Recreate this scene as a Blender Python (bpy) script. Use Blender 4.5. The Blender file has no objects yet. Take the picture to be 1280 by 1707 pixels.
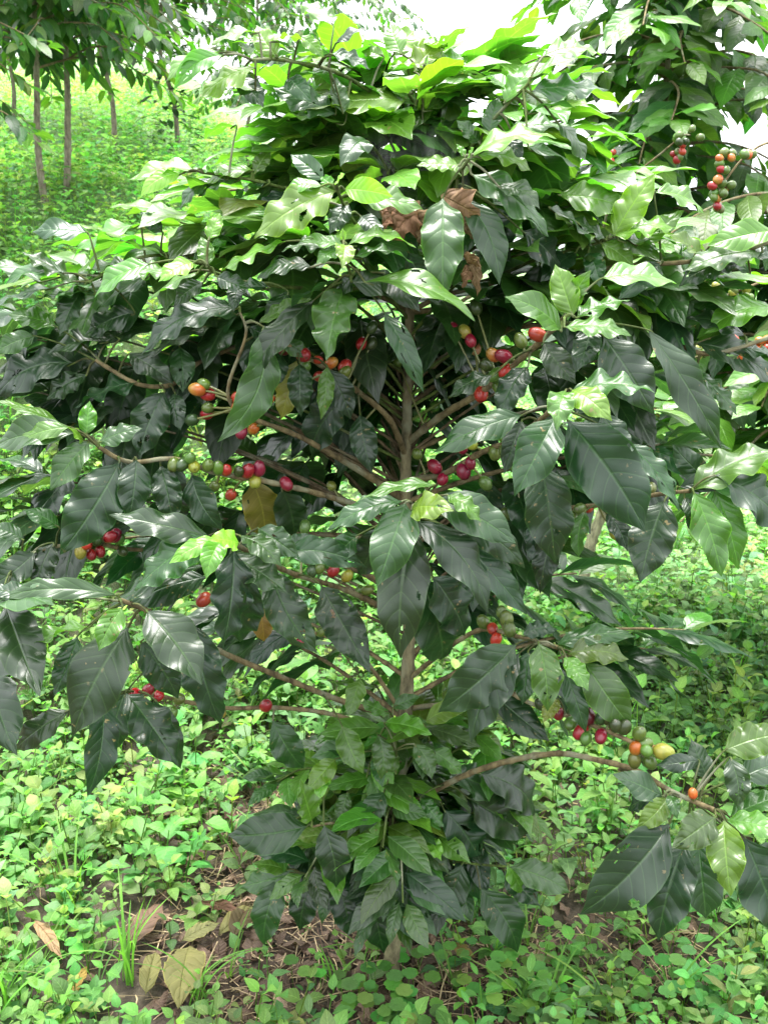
import bpy, math, random
import numpy as np
from mathutils import Vector
R=math.radians
rng=np.random.default_rng(7)
random.seed(7)
scene=bpy.context.scene
COL=scene.collection

# ------------------------------------------------------------------ camera
CAMZ=1.40; PITCH=16.8; FPX=1661.0
cd=bpy.data.cameras.new('camera'); cam=bpy.data.objects.new('camera',cd); COL.objects.link(cam)
cam.location=(0,0,CAMZ); cam.rotation_euler=(R(90-PITCH),0,0)
cd.sensor_fit='VERTICAL'; cd.sensor_height=36; cd.lens=36*FPX/1707
cd.clip_start=.02; cd.clip_end=500
cd.dof.use_dof=True; cd.dof.focus_distance=1.35; cd.dof.aperture_fstop=16
scene.camera=cam
cp,sp=math.cos(R(PITCH)),math.sin(R(PITCH))
def at(px,py,Y):
    "the point of the vertical plane at depth Y that lies in the direction of a photo pixel"
    u=(px-640)/FPX; v=-(py-853.5)/FPX
    dy=cp+v*sp; dz=-sp+v*cp
    k=Y/dy
    return np.array([u*k,Y,CAMZ+dz*k])

# ------------------------------------------------------------------ materials
def newmat(name):
    m=bpy.data.materials.new(name); m.use_nodes=True
    nt=m.node_tree; nt.nodes.clear()
    return m,nt,nt.nodes,nt.links
def nmath(N,L,op,a,b=None,clamp=False):
    n=N.new('ShaderNodeMath'); n.operation=op; n.use_clamp=clamp
    for i,x in enumerate((a,b)):
        if x is None: continue
        if isinstance(x,(int,float)): n.inputs[i].default_value=x
        else: L.new(x,n.inputs[i])
    return n.outputs[0]
def mixc(N,L,fac,a,b,mode='MIX'):
    n=N.new('ShaderNodeMix'); n.data_type='RGBA'; n.blend_type=mode
    for s,x in (('Factor',fac),('A',a),('B',b)):
        k={'Factor':0,'A':6,'B':7}[s]
        if isinstance(x,(int,float)): n.inputs[k].default_value=x
        elif isinstance(x,tuple): n.inputs[k].default_value=(*x,1)
        else: L.new(x,n.inputs[k])
    return n.outputs[2]
def noise(N,L,scale,detail=3,rough=.55,vec=None):
    n=N.new('ShaderNodeTexNoise'); n.inputs['Scale'].default_value=scale
    n.inputs['Detail'].default_value=detail; n.inputs['Roughness'].default_value=rough
    if vec is not None: L.new(vec,n.inputs['Vector'])
    return n.outputs['Fac']
def ramp(N,L,fac,stops):
    n=N.new('ShaderNodeValToRGB'); e=n.color_ramp.elements
    while len(e)<len(stops): e.new(.5)
    for q,(p,c) in zip(e,stops):
        q.position=p; q.color=(*c,1) if len(c)==3 else c
    L.new(fac,n.inputs[0]); return n.outputs[0]

def leaf_material(name,nveins=9,rough=.34,spec=.5,trans=.35,bump=.5,under=(1.25,1.3,1.15),spots=True,tr_gain=2.2):
    m,nt,N,L=newmat(name)
    at_=N.new('ShaderNodeAttribute'); at_.attribute_name='tint'
    uv=N.new('ShaderNodeUVMap'); uv.uv_map='UVMap'
    sx=N.new('ShaderNodeSeparateXYZ'); L.new(uv.outputs[0],sx.inputs[0])
    tt=nmath(N,L,'MULTIPLY',nmath(N,L,'ABSOLUTE',nmath(N,L,'SUBTRACT',sx.outputs[1],.5)),2)
    tc=N.new('ShaderNodeTexCoord')
    geo=N.new('ShaderNodeNewGeometry')
    ph=nmath(N,L,'SUBTRACT',nmath(N,L,'MULTIPLY',sx.outputs[0],float(nveins)),nmath(N,L,'MULTIPLY',nmath(N,L,'POWER',tt,1.25),1.5))
    fr=nmath(N,L,'ABSOLUTE',nmath(N,L,'SINE',nmath(N,L,'MULTIPLY',ph,math.pi)))
    quilt=nmath(N,L,'MULTIPLY',nmath(N,L,'POWER',fr,.8),nmath(N,L,'ADD',.15,nmath(N,L,'MULTIPLY',noise(N,L,11,1,vec=tc.outputs['Object']),1.1)))
    mid=nmath(N,L,'SUBTRACT',1,nmath(N,L,'MULTIPLY',tt,14),clamp=True)
    vein=nmath(N,L,'MULTIPLY',nmath(N,L,'SUBTRACT',1,nmath(N,L,'MULTIPLY',fr,4.5),clamp=True),.45)
    nz=noise(N,L,55,4,vec=tc.outputs['Object'])
    nz2=noise(N,L,14,3,vec=tc.outputs['Object'])
    hgt=nmath(N,L,'ADD',nmath(N,L,'SUBTRACT',quilt,nmath(N,L,'MULTIPLY',mid,1.4)),nmath(N,L,'MULTIPLY',nz,.9))
    bp=N.new('ShaderNodeBump'); bp.inputs['Strength'].default_value=bump; bp.inputs['Distance'].default_value=.0022
    L.new(hgt,bp.inputs['Height'])
    v1=ramp(N,L,nz2,[(.3,(.72,.74,.72)),(.7,(1.3,1.24,1.2))])
    c=mixc(N,L,1.0,at_.outputs['Color'],v1,'MULTIPLY')
    pale=mixc(N,L,1.0,mixc(N,L,1.0,at_.outputs['Color'],(1.7,1.6,1.5),'MULTIPLY'),(.02,.035,.01),'ADD')
    c=mixc(N,L,nmath(N,L,'ADD',nmath(N,L,'MULTIPLY',mid,.75),vein,clamp=True),c,pale)
    if spots:
        sp_=noise(N,L,120,2,vec=tc.outputs['Object'])
        big=noise(N,L,9,2,vec=tc.outputs['Object'])
        sm=nmath(N,L,'MULTIPLY',nmath(N,L,'MULTIPLY',nmath(N,L,'SUBTRACT',sp_,.66),14,clamp=True),nmath(N,L,'MULTIPLY',nmath(N,L,'SUBTRACT',big,.5),8,clamp=True))
        c=mixc(N,L,sm,c,(.20,.15,.07))
        rim=nmath(N,L,'MULTIPLY',nmath(N,L,'SUBTRACT',tt,.93),14,clamp=True)
        c=mixc(N,L,nmath(N,L,'MULTIPLY',rim,.6),c,mixc(N,L,1.0,at_.outputs['Color'],(2.6,2.4,1.6),'MULTIPLY'))
    cu=mixc(N,L,geo.outputs['Backfacing'],c,mixc(N,L,1.0,c,under,'MULTIPLY'))
    P=N.new('ShaderNodeBsdfPrincipled'); L.new(cu,P.inputs['Base Color'])
    L.new(nmath(N,L,'ADD',nmath(N,L,'MULTIPLY',geo.outputs['Backfacing'],.25),nmath(N,L,'ADD',rough-.08,nmath(N,L,'MULTIPLY',nz2,.3))),P.inputs['Roughness'])
    P.inputs['Specular IOR Level'].default_value=spec
    L.new(bp.outputs[0],P.inputs['Normal'])
    T=N.new('ShaderNodeBsdfTranslucent')
    L.new(mixc(N,L,1.0,c,(tr_gain*.82,tr_gain*1.0,tr_gain*.42),'MULTIPLY'),T.inputs['Color'])
    M=N.new('ShaderNodeMixShader'); M.inputs[0].default_value=trans
    L.new(P.outputs[0],M.inputs[1]); L.new(T.outputs[0],M.inputs[2])
    O=N.new('ShaderNodeOutputMaterial'); L.new(M.outputs[0],O.inputs[0])
    return m
M_LEAF=leaf_material('coffee_leaf',nveins=8,trans=.36,rough=.26,bump=.30,spec=.6)
M_LEAFFAR=leaf_material('coffee_leaf_distant',trans=.42,rough=.30,bump=.3,spots=False)
M_HERB=leaf_material('herb_leaf',nveins=5,rough=.5,spec=.35,trans=.42,bump=.35,spots=False,tr_gain=1.7)
M_DRY=leaf_material('dry_leaf',nveins=8,rough=.6,spec=.2,trans=.2,bump=.8,tr_gain=1.2,under=(1.1,1.05,1))

def bark_material():
    m,nt,N,L=newmat('bark')
    tc=N.new('ShaderNodeTexCoord')
    mp=N.new('ShaderNodeMapping'); mp.inputs['Scale'].default_value=(1,1,.35); L.new(tc.outputs['Object'],mp.inputs[0])
    a=noise(N,L,70,5,.65,mp.outputs[0]); b=noise(N,L,18,3,vec=tc.outputs['Object'])
    at_=N.new('ShaderNodeAttribute'); at_.attribute_name='tint'
    c=mixc(N,L,1.0,at_.outputs['Color'],ramp(N,L,a,[(.32,(.35,.32,.30)),(.62,(1.4,1.35,1.25))]),'MULTIPLY')
    c=mixc(N,L,nmath(N,L,'MULTIPLY',nmath(N,L,'SUBTRACT',b,.54),6,clamp=True),c,(.20,.21,.14))
    P=N.new('ShaderNodeBsdfPrincipled'); L.new(c,P.inputs['Base Color']); P.inputs['Roughness'].default_value=.85
    P.inputs['Specular IOR Level'].default_value=.25
    bp=N.new('ShaderNodeBump'); bp.inputs['Strength'].default_value=.9; bp.inputs['Distance'].default_value=.004
    L.new(a,bp.inputs['Height']); L.new(bp.outputs[0],P.inputs['Normal'])
    O=N.new('ShaderNodeOutputMaterial'); L.new(P.outputs[0],O.inputs[0]); return m
M_BARK=bark_material()

def berry_material():
    m,nt,N,L=newmat('coffee_cherry_skin')
    at_=N.new('ShaderNodeAttribute'); at_.attribute_name='tint'
    tc=N.new('ShaderNodeTexCoord'); a=noise(N,L,90,2,vec=tc.outputs['Object'])
    c=mixc(N,L,1.0,at_.outputs['Color'],ramp(N,L,a,[(.3,(.75,.8,.8)),(.7,(1.2,1.15,1.1))]),'MULTIPLY')
    P=N.new('ShaderNodeBsdfPrincipled'); L.new(c,P.inputs['Base Color'])
    P.inputs['Roughness'].default_value=.28; P.inputs['Subsurface Weight'].default_value=.0
    O=N.new('ShaderNodeOutputMaterial'); L.new(P.outputs[0],O.inputs[0]); return m
M_BERRY=berry_material()

def ground_material():
    m,nt,N,L=newmat('soil_and_litter')
    tc=N.new('ShaderNodeTexCoord'); v=tc.outputs['Object']
    a=noise(N,L,28,6,.7,v); b=noise(N,L,3,3,.5,v); g=noise(N,L,9,4,.6,v)
    c=ramp(N,L,a,[(.3,(.022,.017,.013)),(.5,(.06,.045,.032)),(.72,(.15,.12,.085))])
    geo=N.new('ShaderNodeNewGeometry'); sx=N.new('ShaderNodeSeparateXYZ'); L.new(geo.outputs['Position'],sx.inputs[0])
    far=nmath(N,L,'MULTIPLY',nmath(N,L,'SUBTRACT',sx.outputs[1],2.3),.35,clamp=True)
    gr=ramp(N,L,g,[(.3,(.05,.12,.03)),(.65,(.14,.28,.08))])
    c=mixc(N,L,nmath(N,L,'MULTIPLY',far,nmath(N,L,'ADD',.3,b),clamp=True),c,gr)
    P=N.new('ShaderNodeBsdfPrincipled'); L.new(c,P.inputs['Base Color']); P.inputs['Roughness'].default_value=.95
    bp=N.new('ShaderNodeBump'); bp.inputs['Distance'].default_value=.02; L.new(a,bp.inputs['Height']); L.new(bp.outputs[0],P.inputs['Normal'])
    O=N.new('ShaderNodeOutputMaterial'); L.new(P.outputs[0],O.inputs[0]); return m
M_GROUND=ground_material()

def plain(name,col,rough=.8,spec=.3):
    m,nt,N,L=newmat(name)
    tc=N.new('ShaderNodeTexCoord'); a=noise(N,L,60,3,vec=tc.outputs['Object'])
    at_=N.new('ShaderNodeAttribute'); at_.attribute_name='tint'
    c=mixc(N,L,1.0,at_.outputs['Color'],ramp(N,L,a,[(.3,(.7,.7,.7)),(.7,(1.25,1.25,1.25))]),'MULTIPLY')
    P=N.new('ShaderNodeBsdfPrincipled'); L.new(c,P.inputs['Base Color']); P.inputs['Roughness'].default_value=rough
    P.inputs['Specular IOR Level'].default_value=spec
    O=N.new('ShaderNodeOutputMaterial'); L.new(P.outputs[0],O.inputs[0]); return m
M_STRAW=plain('straw',(.4,.3,.18))

# ------------------------------------------------------------------ mesh batches
class Batch:
    def __init__(s): s.v=[]; s.f=[]; s.uv=[]; s.c=[]; s.n=0
    def add(s,v,f,uv,c):
        v=np.asarray(v,dtype=np.float32); s.v.append(v); s.f.append(np.asarray(f,dtype=np.int32)+s.n)
        s.uv.append(np.asarray(uv,dtype=np.float32))
        c=np.asarray(c,dtype=np.float32)
        if c.ndim==1: c=np.tile(c,(len(v),1))
        s.c.append(c); s.n+=len(v)
    def build(s,name,mat,parent=None,origin=(0,0,0)):
        origin=np.asarray(origin,dtype=np.float32)
        me=bpy.data.meshes.new(name)
        if s.n:
            V=np.concatenate(s.v)-origin; F=np.concatenate(s.f); UV=np.concatenate(s.uv); C=np.concatenate(s.c)
            me.vertices.add(len(V)); me.vertices.foreach_set('co',V.ravel())
            me.loops.add(F.size); me.loops.foreach_set('vertex_index',F.ravel())
            me.polygons.add(len(F)); me.polygons.foreach_set('loop_start',np.arange(0,F.size,4,dtype=np.int32))
            me.polygons.foreach_set('use_smooth',np.ones(len(F),dtype=bool))
            me.update(calc_edges=True)
            l=me.uv_layers.new(name='UVMap'); l.data.foreach_set('uv',UV[F.ravel()].ravel())
            a=me.attributes.new('tint','FLOAT_COLOR','POINT')
            a.data.foreach_set('color',np.concatenate([C,np.ones((len(C),1),dtype=np.float32)],1).ravel())
        me.materials.append(mat)
        o=bpy.data.objects.new(name,me); COL.objects.link(o)
        o.location=tuple(float(q) for q in origin)
        if parent is not None:
            o.parent=parent
            o.matrix_parent_inverse.identity()
            p=np.zeros(3); q=parent
            while q is not None: p+=np.array(q.location); q=q.parent
            o.location=tuple(float(x) for x in (origin-p))
        return o
def nrm(a):
    a=np.asarray(a,dtype=float); return a/(np.linalg.norm(a)+1e-9)
WS=[0,.03,.09,.18,.28,.40,.54,.67,.78,.87,.93,.97,1]
WW=[.03,.07,.36,.74,.93,1.0,.97,.84,.62,.34,.16,.07,.0]
WH=[.03,.05,.45,.85,1.0,.98,.85,.66,.45,.27,.16,.08,.0]
UP=np.array([0,0,1.])
def leaf(B,base,tip,width,nref,tint,arch=.08,fold=.25,wave=.06,roll=0,nu=16,nv=8,holes=0,wig=None,shape=WW,bend=0.,twist=0.,curl=0.):
    base=np.asarray(base,float); tip=np.asarray(tip,float)
    L=np.linalg.norm(tip-base); a=(tip-base)/L
    n=np.asarray(nref,float); n=n-a*np.dot(n,a)
    if np.linalg.norm(n)<1e-3: n=np.array([1.,0,0])-a*a[0]
    n=nrm(n); b=np.cross(n,a)
    if roll: n,b=n*math.cos(roll)+b*math.sin(roll), b*math.cos(roll)-n*math.sin(roll)
    if holes and nu>=20: nu,nv=64,26
    s=np.linspace(0,1,nu+1)[:,None]; t=np.linspace(-1,1,nv+1)[None,:]
    w=np.interp(s,WS,shape)*width*.5
    k=rng.uniform(1.6,3.6); p1,p2=rng.uniform(0,6.28,2)
    env=np.sin(np.pi*np.clip(s,0,1))**.6
    wv=wave*width*(np.abs(t)**1.6)*env*np.where(t<0,np.sin(6.28*k*s+p1),np.sin(6.28*k*1.13*s+p2))
    ew=w*(1+.022*np.sin(6.28*k*1.9*s+p2)*np.sign(t))
    fo=fold*(1-.3*s)
    if nu>=20:
        qa=rng.uniform(.003,.014)*width*(1 if nu>30 else .6)
        wv=wv+qa*np.abs(np.sin(np.pi*(7.5*s+.35*np.sin(5*s+p1)-1.4*np.abs(t)**1.25+.15*np.sign(t))))*env*np.clip(1.25-np.abs(t),0,1)
    tw=twist*(s-.3)
    bx=ew*t*np.cos(fo); nz=np.abs(ew*t)*np.sin(fo)+wv-curl*w*(t**2)*2
    bb=bx*np.cos(tw)-nz*np.sin(tw); nn=bx*np.sin(tw)+nz*np.cos(tw)
    ar=arch*L*(1-(2*s-1)**2)+.0*s
    bd=bend*L*(1-(2*s-1)**2)
    P=(base+a*(L*s)[...,None]+n*(ar+nn)[...,None]+b*(bb+bd)[...,None])
    # tip flick of a drip tip
    idx=np.arange((nu+1)*(nv+1)).reshape(nu+1,nv+1)
    F=np.stack([idx[:-1,:-1],idx[1:,:-1],idx[1:,1:],idx[:-1,1:]],-1).reshape(-1,4)
    if holes:
        cs=((s[:-1]+s[1:])*.5+0*t[:,:-1]).ravel(); ct=((t[:,:-1]+t[:,1:])*.5+0*s[:-1]).ravel()
        keep=np.ones(len(F),bool)
        for _ in range(holes):
            hs,ht=rng.uniform(.2,.85),rng.uniform(-1.0,1.0); r=rng.uniform(.015,.05)
            ang=rng.uniform(0,3.1); ds=(cs-hs)*2.4; dt=(ct-ht)
            x=ds*math.cos(ang)+dt*math.sin(ang); y=-ds*math.sin(ang)+dt*math.cos(ang)
            keep&=((x/(r*4.0))**2+(y/(r*2.0))**2)>1+.5*np.sin(9*np.arctan2(y,x)+ang)*.6
        F=F[keep]
    uv=np.stack([s+0*t,(t*.5+.5)+0*s],-1).reshape(-1,2)
    B.add(P.reshape(-1,3),F,uv,tint)
def tube(B,pts,r0,r1,tint,sides=7,bumps=0.,node=0.):
    pts=np.asarray(pts,float); n=len(pts)
    # resample smooth (Catmull-Rom)
    if n>2:
        out=[]
        for i in range(n-1):
            p0=pts[max(i-1,0)];p1=pts[i];p2=pts[i+1];p3=pts[min(i+2,n-1)]
            m=5
            for j in range(m):
                t=j/m
                out.append(.5*((2*p1)+(-p0+p2)*t+(2*p0-5*p1+4*p2-p3)*t*t+(-p0+3*p1-3*p2+p3)*t**3))
        out.append(pts[-1]); pts=np.array(out); n=len(pts)
    seg=np.linalg.norm(np.diff(pts,axis=0),axis=1); cum=np.concatenate([[0],np.cumsum(seg)])
    T=cum[-1]
    if bumps or node:
        m=max(n,int(T/.008)); q=np.linspace(0,T,m)
        pts=np.stack([np.interp(q,cum,pts[:,i]) for i in range(3)],1); n=m; cum=q
    r=np.interp(cum,[0,T],[r0,r1])
    if node: # swollen nodes
        r=r*(1+node*np.maximum(0,np.cos(cum*6.283/.048))**8)
    d=np.gradient(pts,axis=0); d/=np.linalg.norm(d,axis=1)[:,None]+1e-9
    ref=np.array([.3,.1,1.]) if abs(d[0][2])<.9 else np.array([1.,0,0])
    u=np.cross(d,ref); u/=np.linalg.norm(u,axis=1)[:,None]+1e-9
    v=np.cross(d,u)
    th=np.linspace(0,2*np.pi,sides,endpoint=False)
    rr=r[:,None]*(1+bumps*rng.normal(0,1,(n,sides)))
    P=pts[:,None]+(u[:,None]*np.cos(th)[None,:,None]+v[:,None]*np.sin(th)[None,:,None])*rr[...,None]
    idx=np.arange(n*sides).reshape(n,sides); j=np.roll(idx,-1,axis=1)
    F=np.stack([idx[:-1],idx[1:],j[1:],j[:-1]],-1).reshape(-1,4)
    uv=np.zeros((n*sides,2))
    B.add(P.reshape(-1,3),F,uv,tint)
    return pts
def blob(B,c,r,axis,elong,tint,nu=10,nv=12,tint2=None):
    "egg-shaped cherry with a small navel at its end"
    axis=nrm(axis); ref=np.array([1.,0,0]) if abs(axis[0])<.8 else np.array([0,1.,0])
    u=nrm(np.cross(axis,ref)); v=np.cross(axis,u)
    ph=np.linspace(0,np.pi,nu+1)[:,None]; th=np.linspace(0,2*np.pi,nv,endpoint=False)[None,:]
    z=np.cos(ph)*elong; z=z-np.exp(-(ph/.22)**2)*.16
    q=np.sin(ph)*(1-.06*np.cos(ph))
    P=np.asarray(c)+r*((axis*(z+0*th)[...,None])+u*(q*np.cos(th))[...,None]+v*(q*np.sin(th))[...,None])
    idx=np.arange((nu+1)*nv).reshape(nu+1,nv); j=np.roll(idx,-1,axis=1)
    F=np.stack([idx[:-1],idx[1:],j[1:],j[:-1]],-1).reshape(-1,4)
    t1=np.asarray(tint,float); t2=t1 if tint2 is None else np.asarray(tint2,float)
    k=(.5+.5*np.cos(ph)+0*th)
    k=np.clip((k-.3)*1.8,0,1)[...,None]
    C=(t1*(1-k)+t2*k)
    C=np.where((ph+0*th)[...,None]<.24,np.array([.04,.025,.015]),C)
    B.add(P.reshape(-1,3),F,np.zeros((len(P.reshape(-1,3)),2)),C.reshape(-1,3))

def tag(o,label=None,cat=None,group=None,kind=None):
    if label: o['label']=label
    if cat: o['category']=cat
    if group: o['group']=group
    if kind: o['kind']=kind
    return o
def empty(name,loc):
    o=bpy.data.objects.new(name,None); COL.objects.link(o); o.location=tuple(float(x) for x in loc); o.empty_display_size=.1; return o

# ------------------------------------------------------------------ terrain
def sstep(x,a,b):
    t=np.clip((x-a)/(b-a),0,1); return t*t*(3-2*t)
def H(x,y):
    x=np.asarray(x,float); y=np.asarray(y,float)
    u=x/np.maximum(y,1.2)
    left=sstep(-u,-.10,.24)
    rise=np.interp(y,[2.3,3.0,4.0,5.2,7,10,16,30,60],[0,.30,1.02,1.46,1.80,2.35,3.3,5.5,9])
    right=np.interp(y,[2.5,5,10,20,60],[0,.05,.1,-.3,-3])
    z=rise*left+right*(1-left)
    z=z+.02*np.sin(3.1*x+1.2)*np.sin(2.7*y)+.012*np.sin(9.3*x+.4*y)*np.sin(8.1*y+2*x)
    return z
xs=np.concatenate([-np.geomspace(60,1.6,26),np.linspace(-1.5,1.5,90),np.geomspace(1.6,60,26)])
ys=np.concatenate([[-8,-4,-2],np.linspace(-1,5,130),np.geomspace(5.1,120,46)])
X,Yg=np.meshgrid(xs,ys); Z=H(X,Yg)
idx=np.arange(X.size).reshape(X.shape)
F=np.stack([idx[:-1,:-1],idx[:-1,1:],idx[1:,1:],idx[1:,:-1]],-1).reshape(-1,4)
B=Batch(); B.add(np.stack([X,Yg,Z],-1).reshape(-1,3),F,np.zeros((X.size,2)),(.1,.1,.1))
g=B.build('ground',M_GROUND); tag(g,kind='structure')

# ------------------------------------------------------------------ tones (leaf age; brighter ones in the upper crown also paint in backlight)
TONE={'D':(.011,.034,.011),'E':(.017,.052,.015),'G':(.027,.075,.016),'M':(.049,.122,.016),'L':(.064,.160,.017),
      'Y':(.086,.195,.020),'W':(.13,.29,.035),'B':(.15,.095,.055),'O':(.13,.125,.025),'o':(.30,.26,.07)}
def tone(k,j=.12):
    c=np.array(TONE[k]); return c*np.exp(rng.normal(0,j,3)*np.array([1,.7,1]))
BARK=(.145,.135,.082); TWIG=(.135,.112,.060); GREENTWIG=(.06,.095,.022)

# ================================================================== MAIN TREE
TX=at(652,1620,1.58)[0]
tree=empty('coffee_tree',(TX,1.58,0))
tag(tree,'large coffee tree in the centre with red, orange and green cherries on bare inner branches','coffee tree','coffee trees of the plantation')
trunk_pts=[at(652,1640,1.58),at(656,1480,1.58),at(664,1300,1.575),at(678,1150,1.58),at(682,1000,1.585),at(676,830,1.58),at(678,700,1.58),
           at(680,600,1.585),at(686,450,1.59),at(690,300,1.58),at(694,200,1.575),at(706,112,1.57)]
trunk_pts[0][2]=-.03
B=Batch(); tp=tube(B,trunk_pts,.0165,.0045,BARK,12,.05,.10)
trunk=B.build('trunk',M_BARK,tree,trunk_pts[0])

CHERRY={'r':((.42,.018,.02),(.30,.01,.02)),'c':((.33,.012,.045),(.24,.008,.03)),'o':((.62,.13,.025),(.5,.25,.04)),
        'p':((.62,.30,.18),(.45,.2,.1)),'y':((.36,.36,.05),(.30,.36,.05)),'g':((.12,.21,.035),(.10,.17,.03)),'d':((.045,.09,.022),(.04,.075,.02)),
        'm':((.12,.012,.02),(.09,.01,.015)),'n':((.50,.06,.025),(.42,.03,.02))}
NCH=0
def polyproj(P,q):
    "nearest point on polyline P to q"
    best=None
    for i in range(len(P)-1):
        d=P[i+1]-P[i]; t=np.clip(np.dot(q-P[i],d)/(np.dot(d,d)+1e-12),0,1); c=P[i]+d*t; e=np.linalg.norm(q-c)
        if best is None or e<best[0]: best=(e,c,d)
    return best
CAMP=np.array([0,0,CAMZ]); DEFER=[]; ALLP=list(tp[::4])
def make_branch(parent,pts,r0,r1,leaves,cherries,autoleaf=None,col=TWIG,label=None):
    """pts: list of (px,py,Y). leaves: (bx,by,tx,ty,w,tone[,dYbase,dYtip,k]) ; cherries: (px,py,colour[,Yoffset])"""
    global NCH
    P=[at(*p) for p in pts]
    Bb=Batch(); pp=tube(Bb,P,r0,r1,col,8,.06,.22)
    ALLP.extend(pp[::5])
    Bl=Batch()
    for lf in leaves:
        bx,by,tx,ty,w,tn=lf[:6]
        ob=lf[6] if len(lf)>6 else 0.; ot=lf[7] if len(lf)>7 else None; k=lf[8] if len(lf)>8 else None
        q0=at(bx,by,pp[-1][1]); 
        e,c,d=polyproj([pp[i] for i in range(0,len(pp),2)]+[pp[-1]],q0)
        # depth of leaf base: that of the branch below it
        Yb=c[1]+ob
        ang=math.atan2(ty-by,abs(tx-bx)+1)
        if ot is None: ot=-.03 if ang>.6 else rng.uniform(-.03,.02)
        base=at(bx,by,Yb); tip=at(tx,ty,Yb+ot)
        L=np.linalg.norm(tip-base)
        dist=np.linalg.norm(base-CAMP)
        ww=w*dist/FPX
        if k is None: k=.55
        view=nrm(CAMP-(base+tip)/2)
        nref=view*k+UP*(1-k)
        # apparent width -> true width
        a_=nrm(tip-base); n_=nrm(nref-a_*np.dot(nref,a_)); cosv=abs(np.dot(n_,view))
        wt=min(ww/max(cosv,.35),L*.52)
        big=L>.05
        young=tn in 'YW'
        leaf(Bl,base,tip,wt,nref,tone(tn),arch=rng.uniform(.05,.16)*(1 if ang>-.3 else .5),fold=rng.uniform(.08,.35),wave=rng.uniform(.07,.15),
             roll=rng.normal(0,.22),nu=38,nv=12,holes=(int(rng.integers(1,5)) if rng.random()<(.32 if not young else .1) else 0),
             bend=rng.normal(0,.035),twist=rng.normal(0,.35),curl=rng.uniform(0,.12))
        e,c,d=polyproj([pp[i] for i in range(0,len(pp),2)]+[pp[-1]],base)
        if e>.05:
            e3,c3,d3=polyproj(list(tp[::6]),base)
            if e3<.05: c=c3; e=e3
        if e>.05: DEFER.append((base,nrm(tip-base)))
        elif e>.002:
            mid=(base+c)/2+UP*.004
            tube(Bb,[c,mid,base],.0022 if e<.03 else .0016,.0013,(GREENTWIG if e<.02 else (.05,.06,.02)),6)
            a2=nrm(tip-base)
            tube(Bb,[base-a2*.001,base+a2*.012],.0014,.001,GREENTWIG,6)
    b=Bb.build('branch',M_BARK,parent,P[0])
    if label: b['label']=label
    if autoleaf: autoleaf(Bl,pp)
    if Bl.n:
        if len(leaves)<=5:
            for q in range(len(Bl.v)):
                o1=Batch(); o1.add(Bl.v[q],Bl.f[q]-int(sum(len(z) for z in Bl.v[:q])),Bl.uv[q],Bl.c[q])
                o1.build('leaf',M_LEAF,b,Bl.v[q][6])
        else: Bl.build('leaf_spray',M_LEAF,b,P[-1])
    for ch in cherries:
        px,py,cc=ch[:3]; off=ch[3] if len(ch)>3 else 0; sz=ch[4] if len(ch)>4 else 1
        q0=at(px,py,pp[0][1]); best=None
        for z in pp[::2]:
            cq=at(px,py,z[1]); e=np.linalg.norm(cq-z)
            if best is None or e<best[0]: best=(e,z,cq)
        ce=at(px,py,best[2][1]-.008+off)
        r=.0087*sz*rng.uniform(.88,1.08)
        t1,t2=CHERRY[cc]; j=.6*np.exp(rng.normal(0,.12,3))
        Bc=Batch()
        e,c,d=polyproj([pp[i] for i in range(0,len(pp),2)]+[pp[-1]],ce)
        ax=nrm(ce-c+UP*-.001+rng.normal(0,.003,3))
        blob(Bc,ce,r,ax,rng.uniform(1.2,1.4),np.array(t1)*j,tint2=np.array(t2)*j)
        tube(Bc,[ce-ax*r*1.1,(ce-ax*r*1.1+c)/2+rng.normal(0,.001,3),c],.0015,.002,(.12,.13,.04),5)
        Bc.build('coffee_cherry',M_BERRY,b,ce); NCH+=1
    return b

# r3() etc. turn 2x-zoom coordinates into photo pixels
def Z2(ox,oy,L_): return [(ox+c[0]/2,oy+c[1]/2,*c[2:]) for c in L_]
r3=lambda L_:Z2(0,450,L_); r4=lambda L_:Z2(640,450,L_); r5=lambda L_:Z2(0,850,L_); r6=lambda L_:Z2(640,850,L_)

# --- left, upper of the bare ones
make_branch(tree,[(672,832,1.58),(600,785,1.50),(500,728,1.42),(405,690,1.36),(380,650,1.33),(410,560,1.30),(400,520,1.29)],.006,.0014,[
 (400,512,236,592,52,'D'),(440,545,362,738,62,'G',-.02,-.05,.75),(524,500,405,645,44,'D',0,-.03,.5),(430,540,520,498,26,'M'),
 (415,545,470,580,40,'D',.03),(395,525,330,500,40,'E',.03),(445,560,520,600,26,'G',.04,.02)],
 r3([(658,398,'o',.02),(680,380,'g',.03),(795,455,'o'),(800,505,'o'),(805,542,'c'),(845,530,'o',.03),(690,480,'r',.05),(640,500,'d',.04),(793,424,'n',.02),(693,415,'r',.03),(693,460,'g',.04)]))
# --- branch with the cluster at (500,590)
make_branch(tree,[(676,760,1.58),(650,700,1.52),(600,655,1.47),(540,612,1.40),(480,575,1.34),(455,552,1.31)],.005,.003,[
 (575,478,545,603,88,'G',-.03,-.06,.8),(500,605,502,695,42,'D',0,-.02,.8),(495,600,468,700,45,'O',.03,-.0,.8),(548,615,585,700,45,'D',.02,.0,.8),
 (545,610,535,700,28,'M',0,-.02),(470,590,455,650,40,'D',.03),(580,660,520,760,60,'D',.06,.03,.7),(600,690,620,790,45,'D',.05)],
 r3([(1012,283,'r',0,1.1),(1105,310,'o'),(1150,340,'g'),(1103,385,'c'),(1150,450,'n'),(1060,300,'n',0,.7),(895,430,'o',.1),(1205,245,'r',.05),(1240,192,'d',.05),(1238,245,'d',.05),(1245,272,'y',.05),
     (1187,535,'d',.0),(950,265,'m',.03),(1066,355,'n',.04),(1150,320,'n',.02),(1015,325,'g',.01)]))
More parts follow.
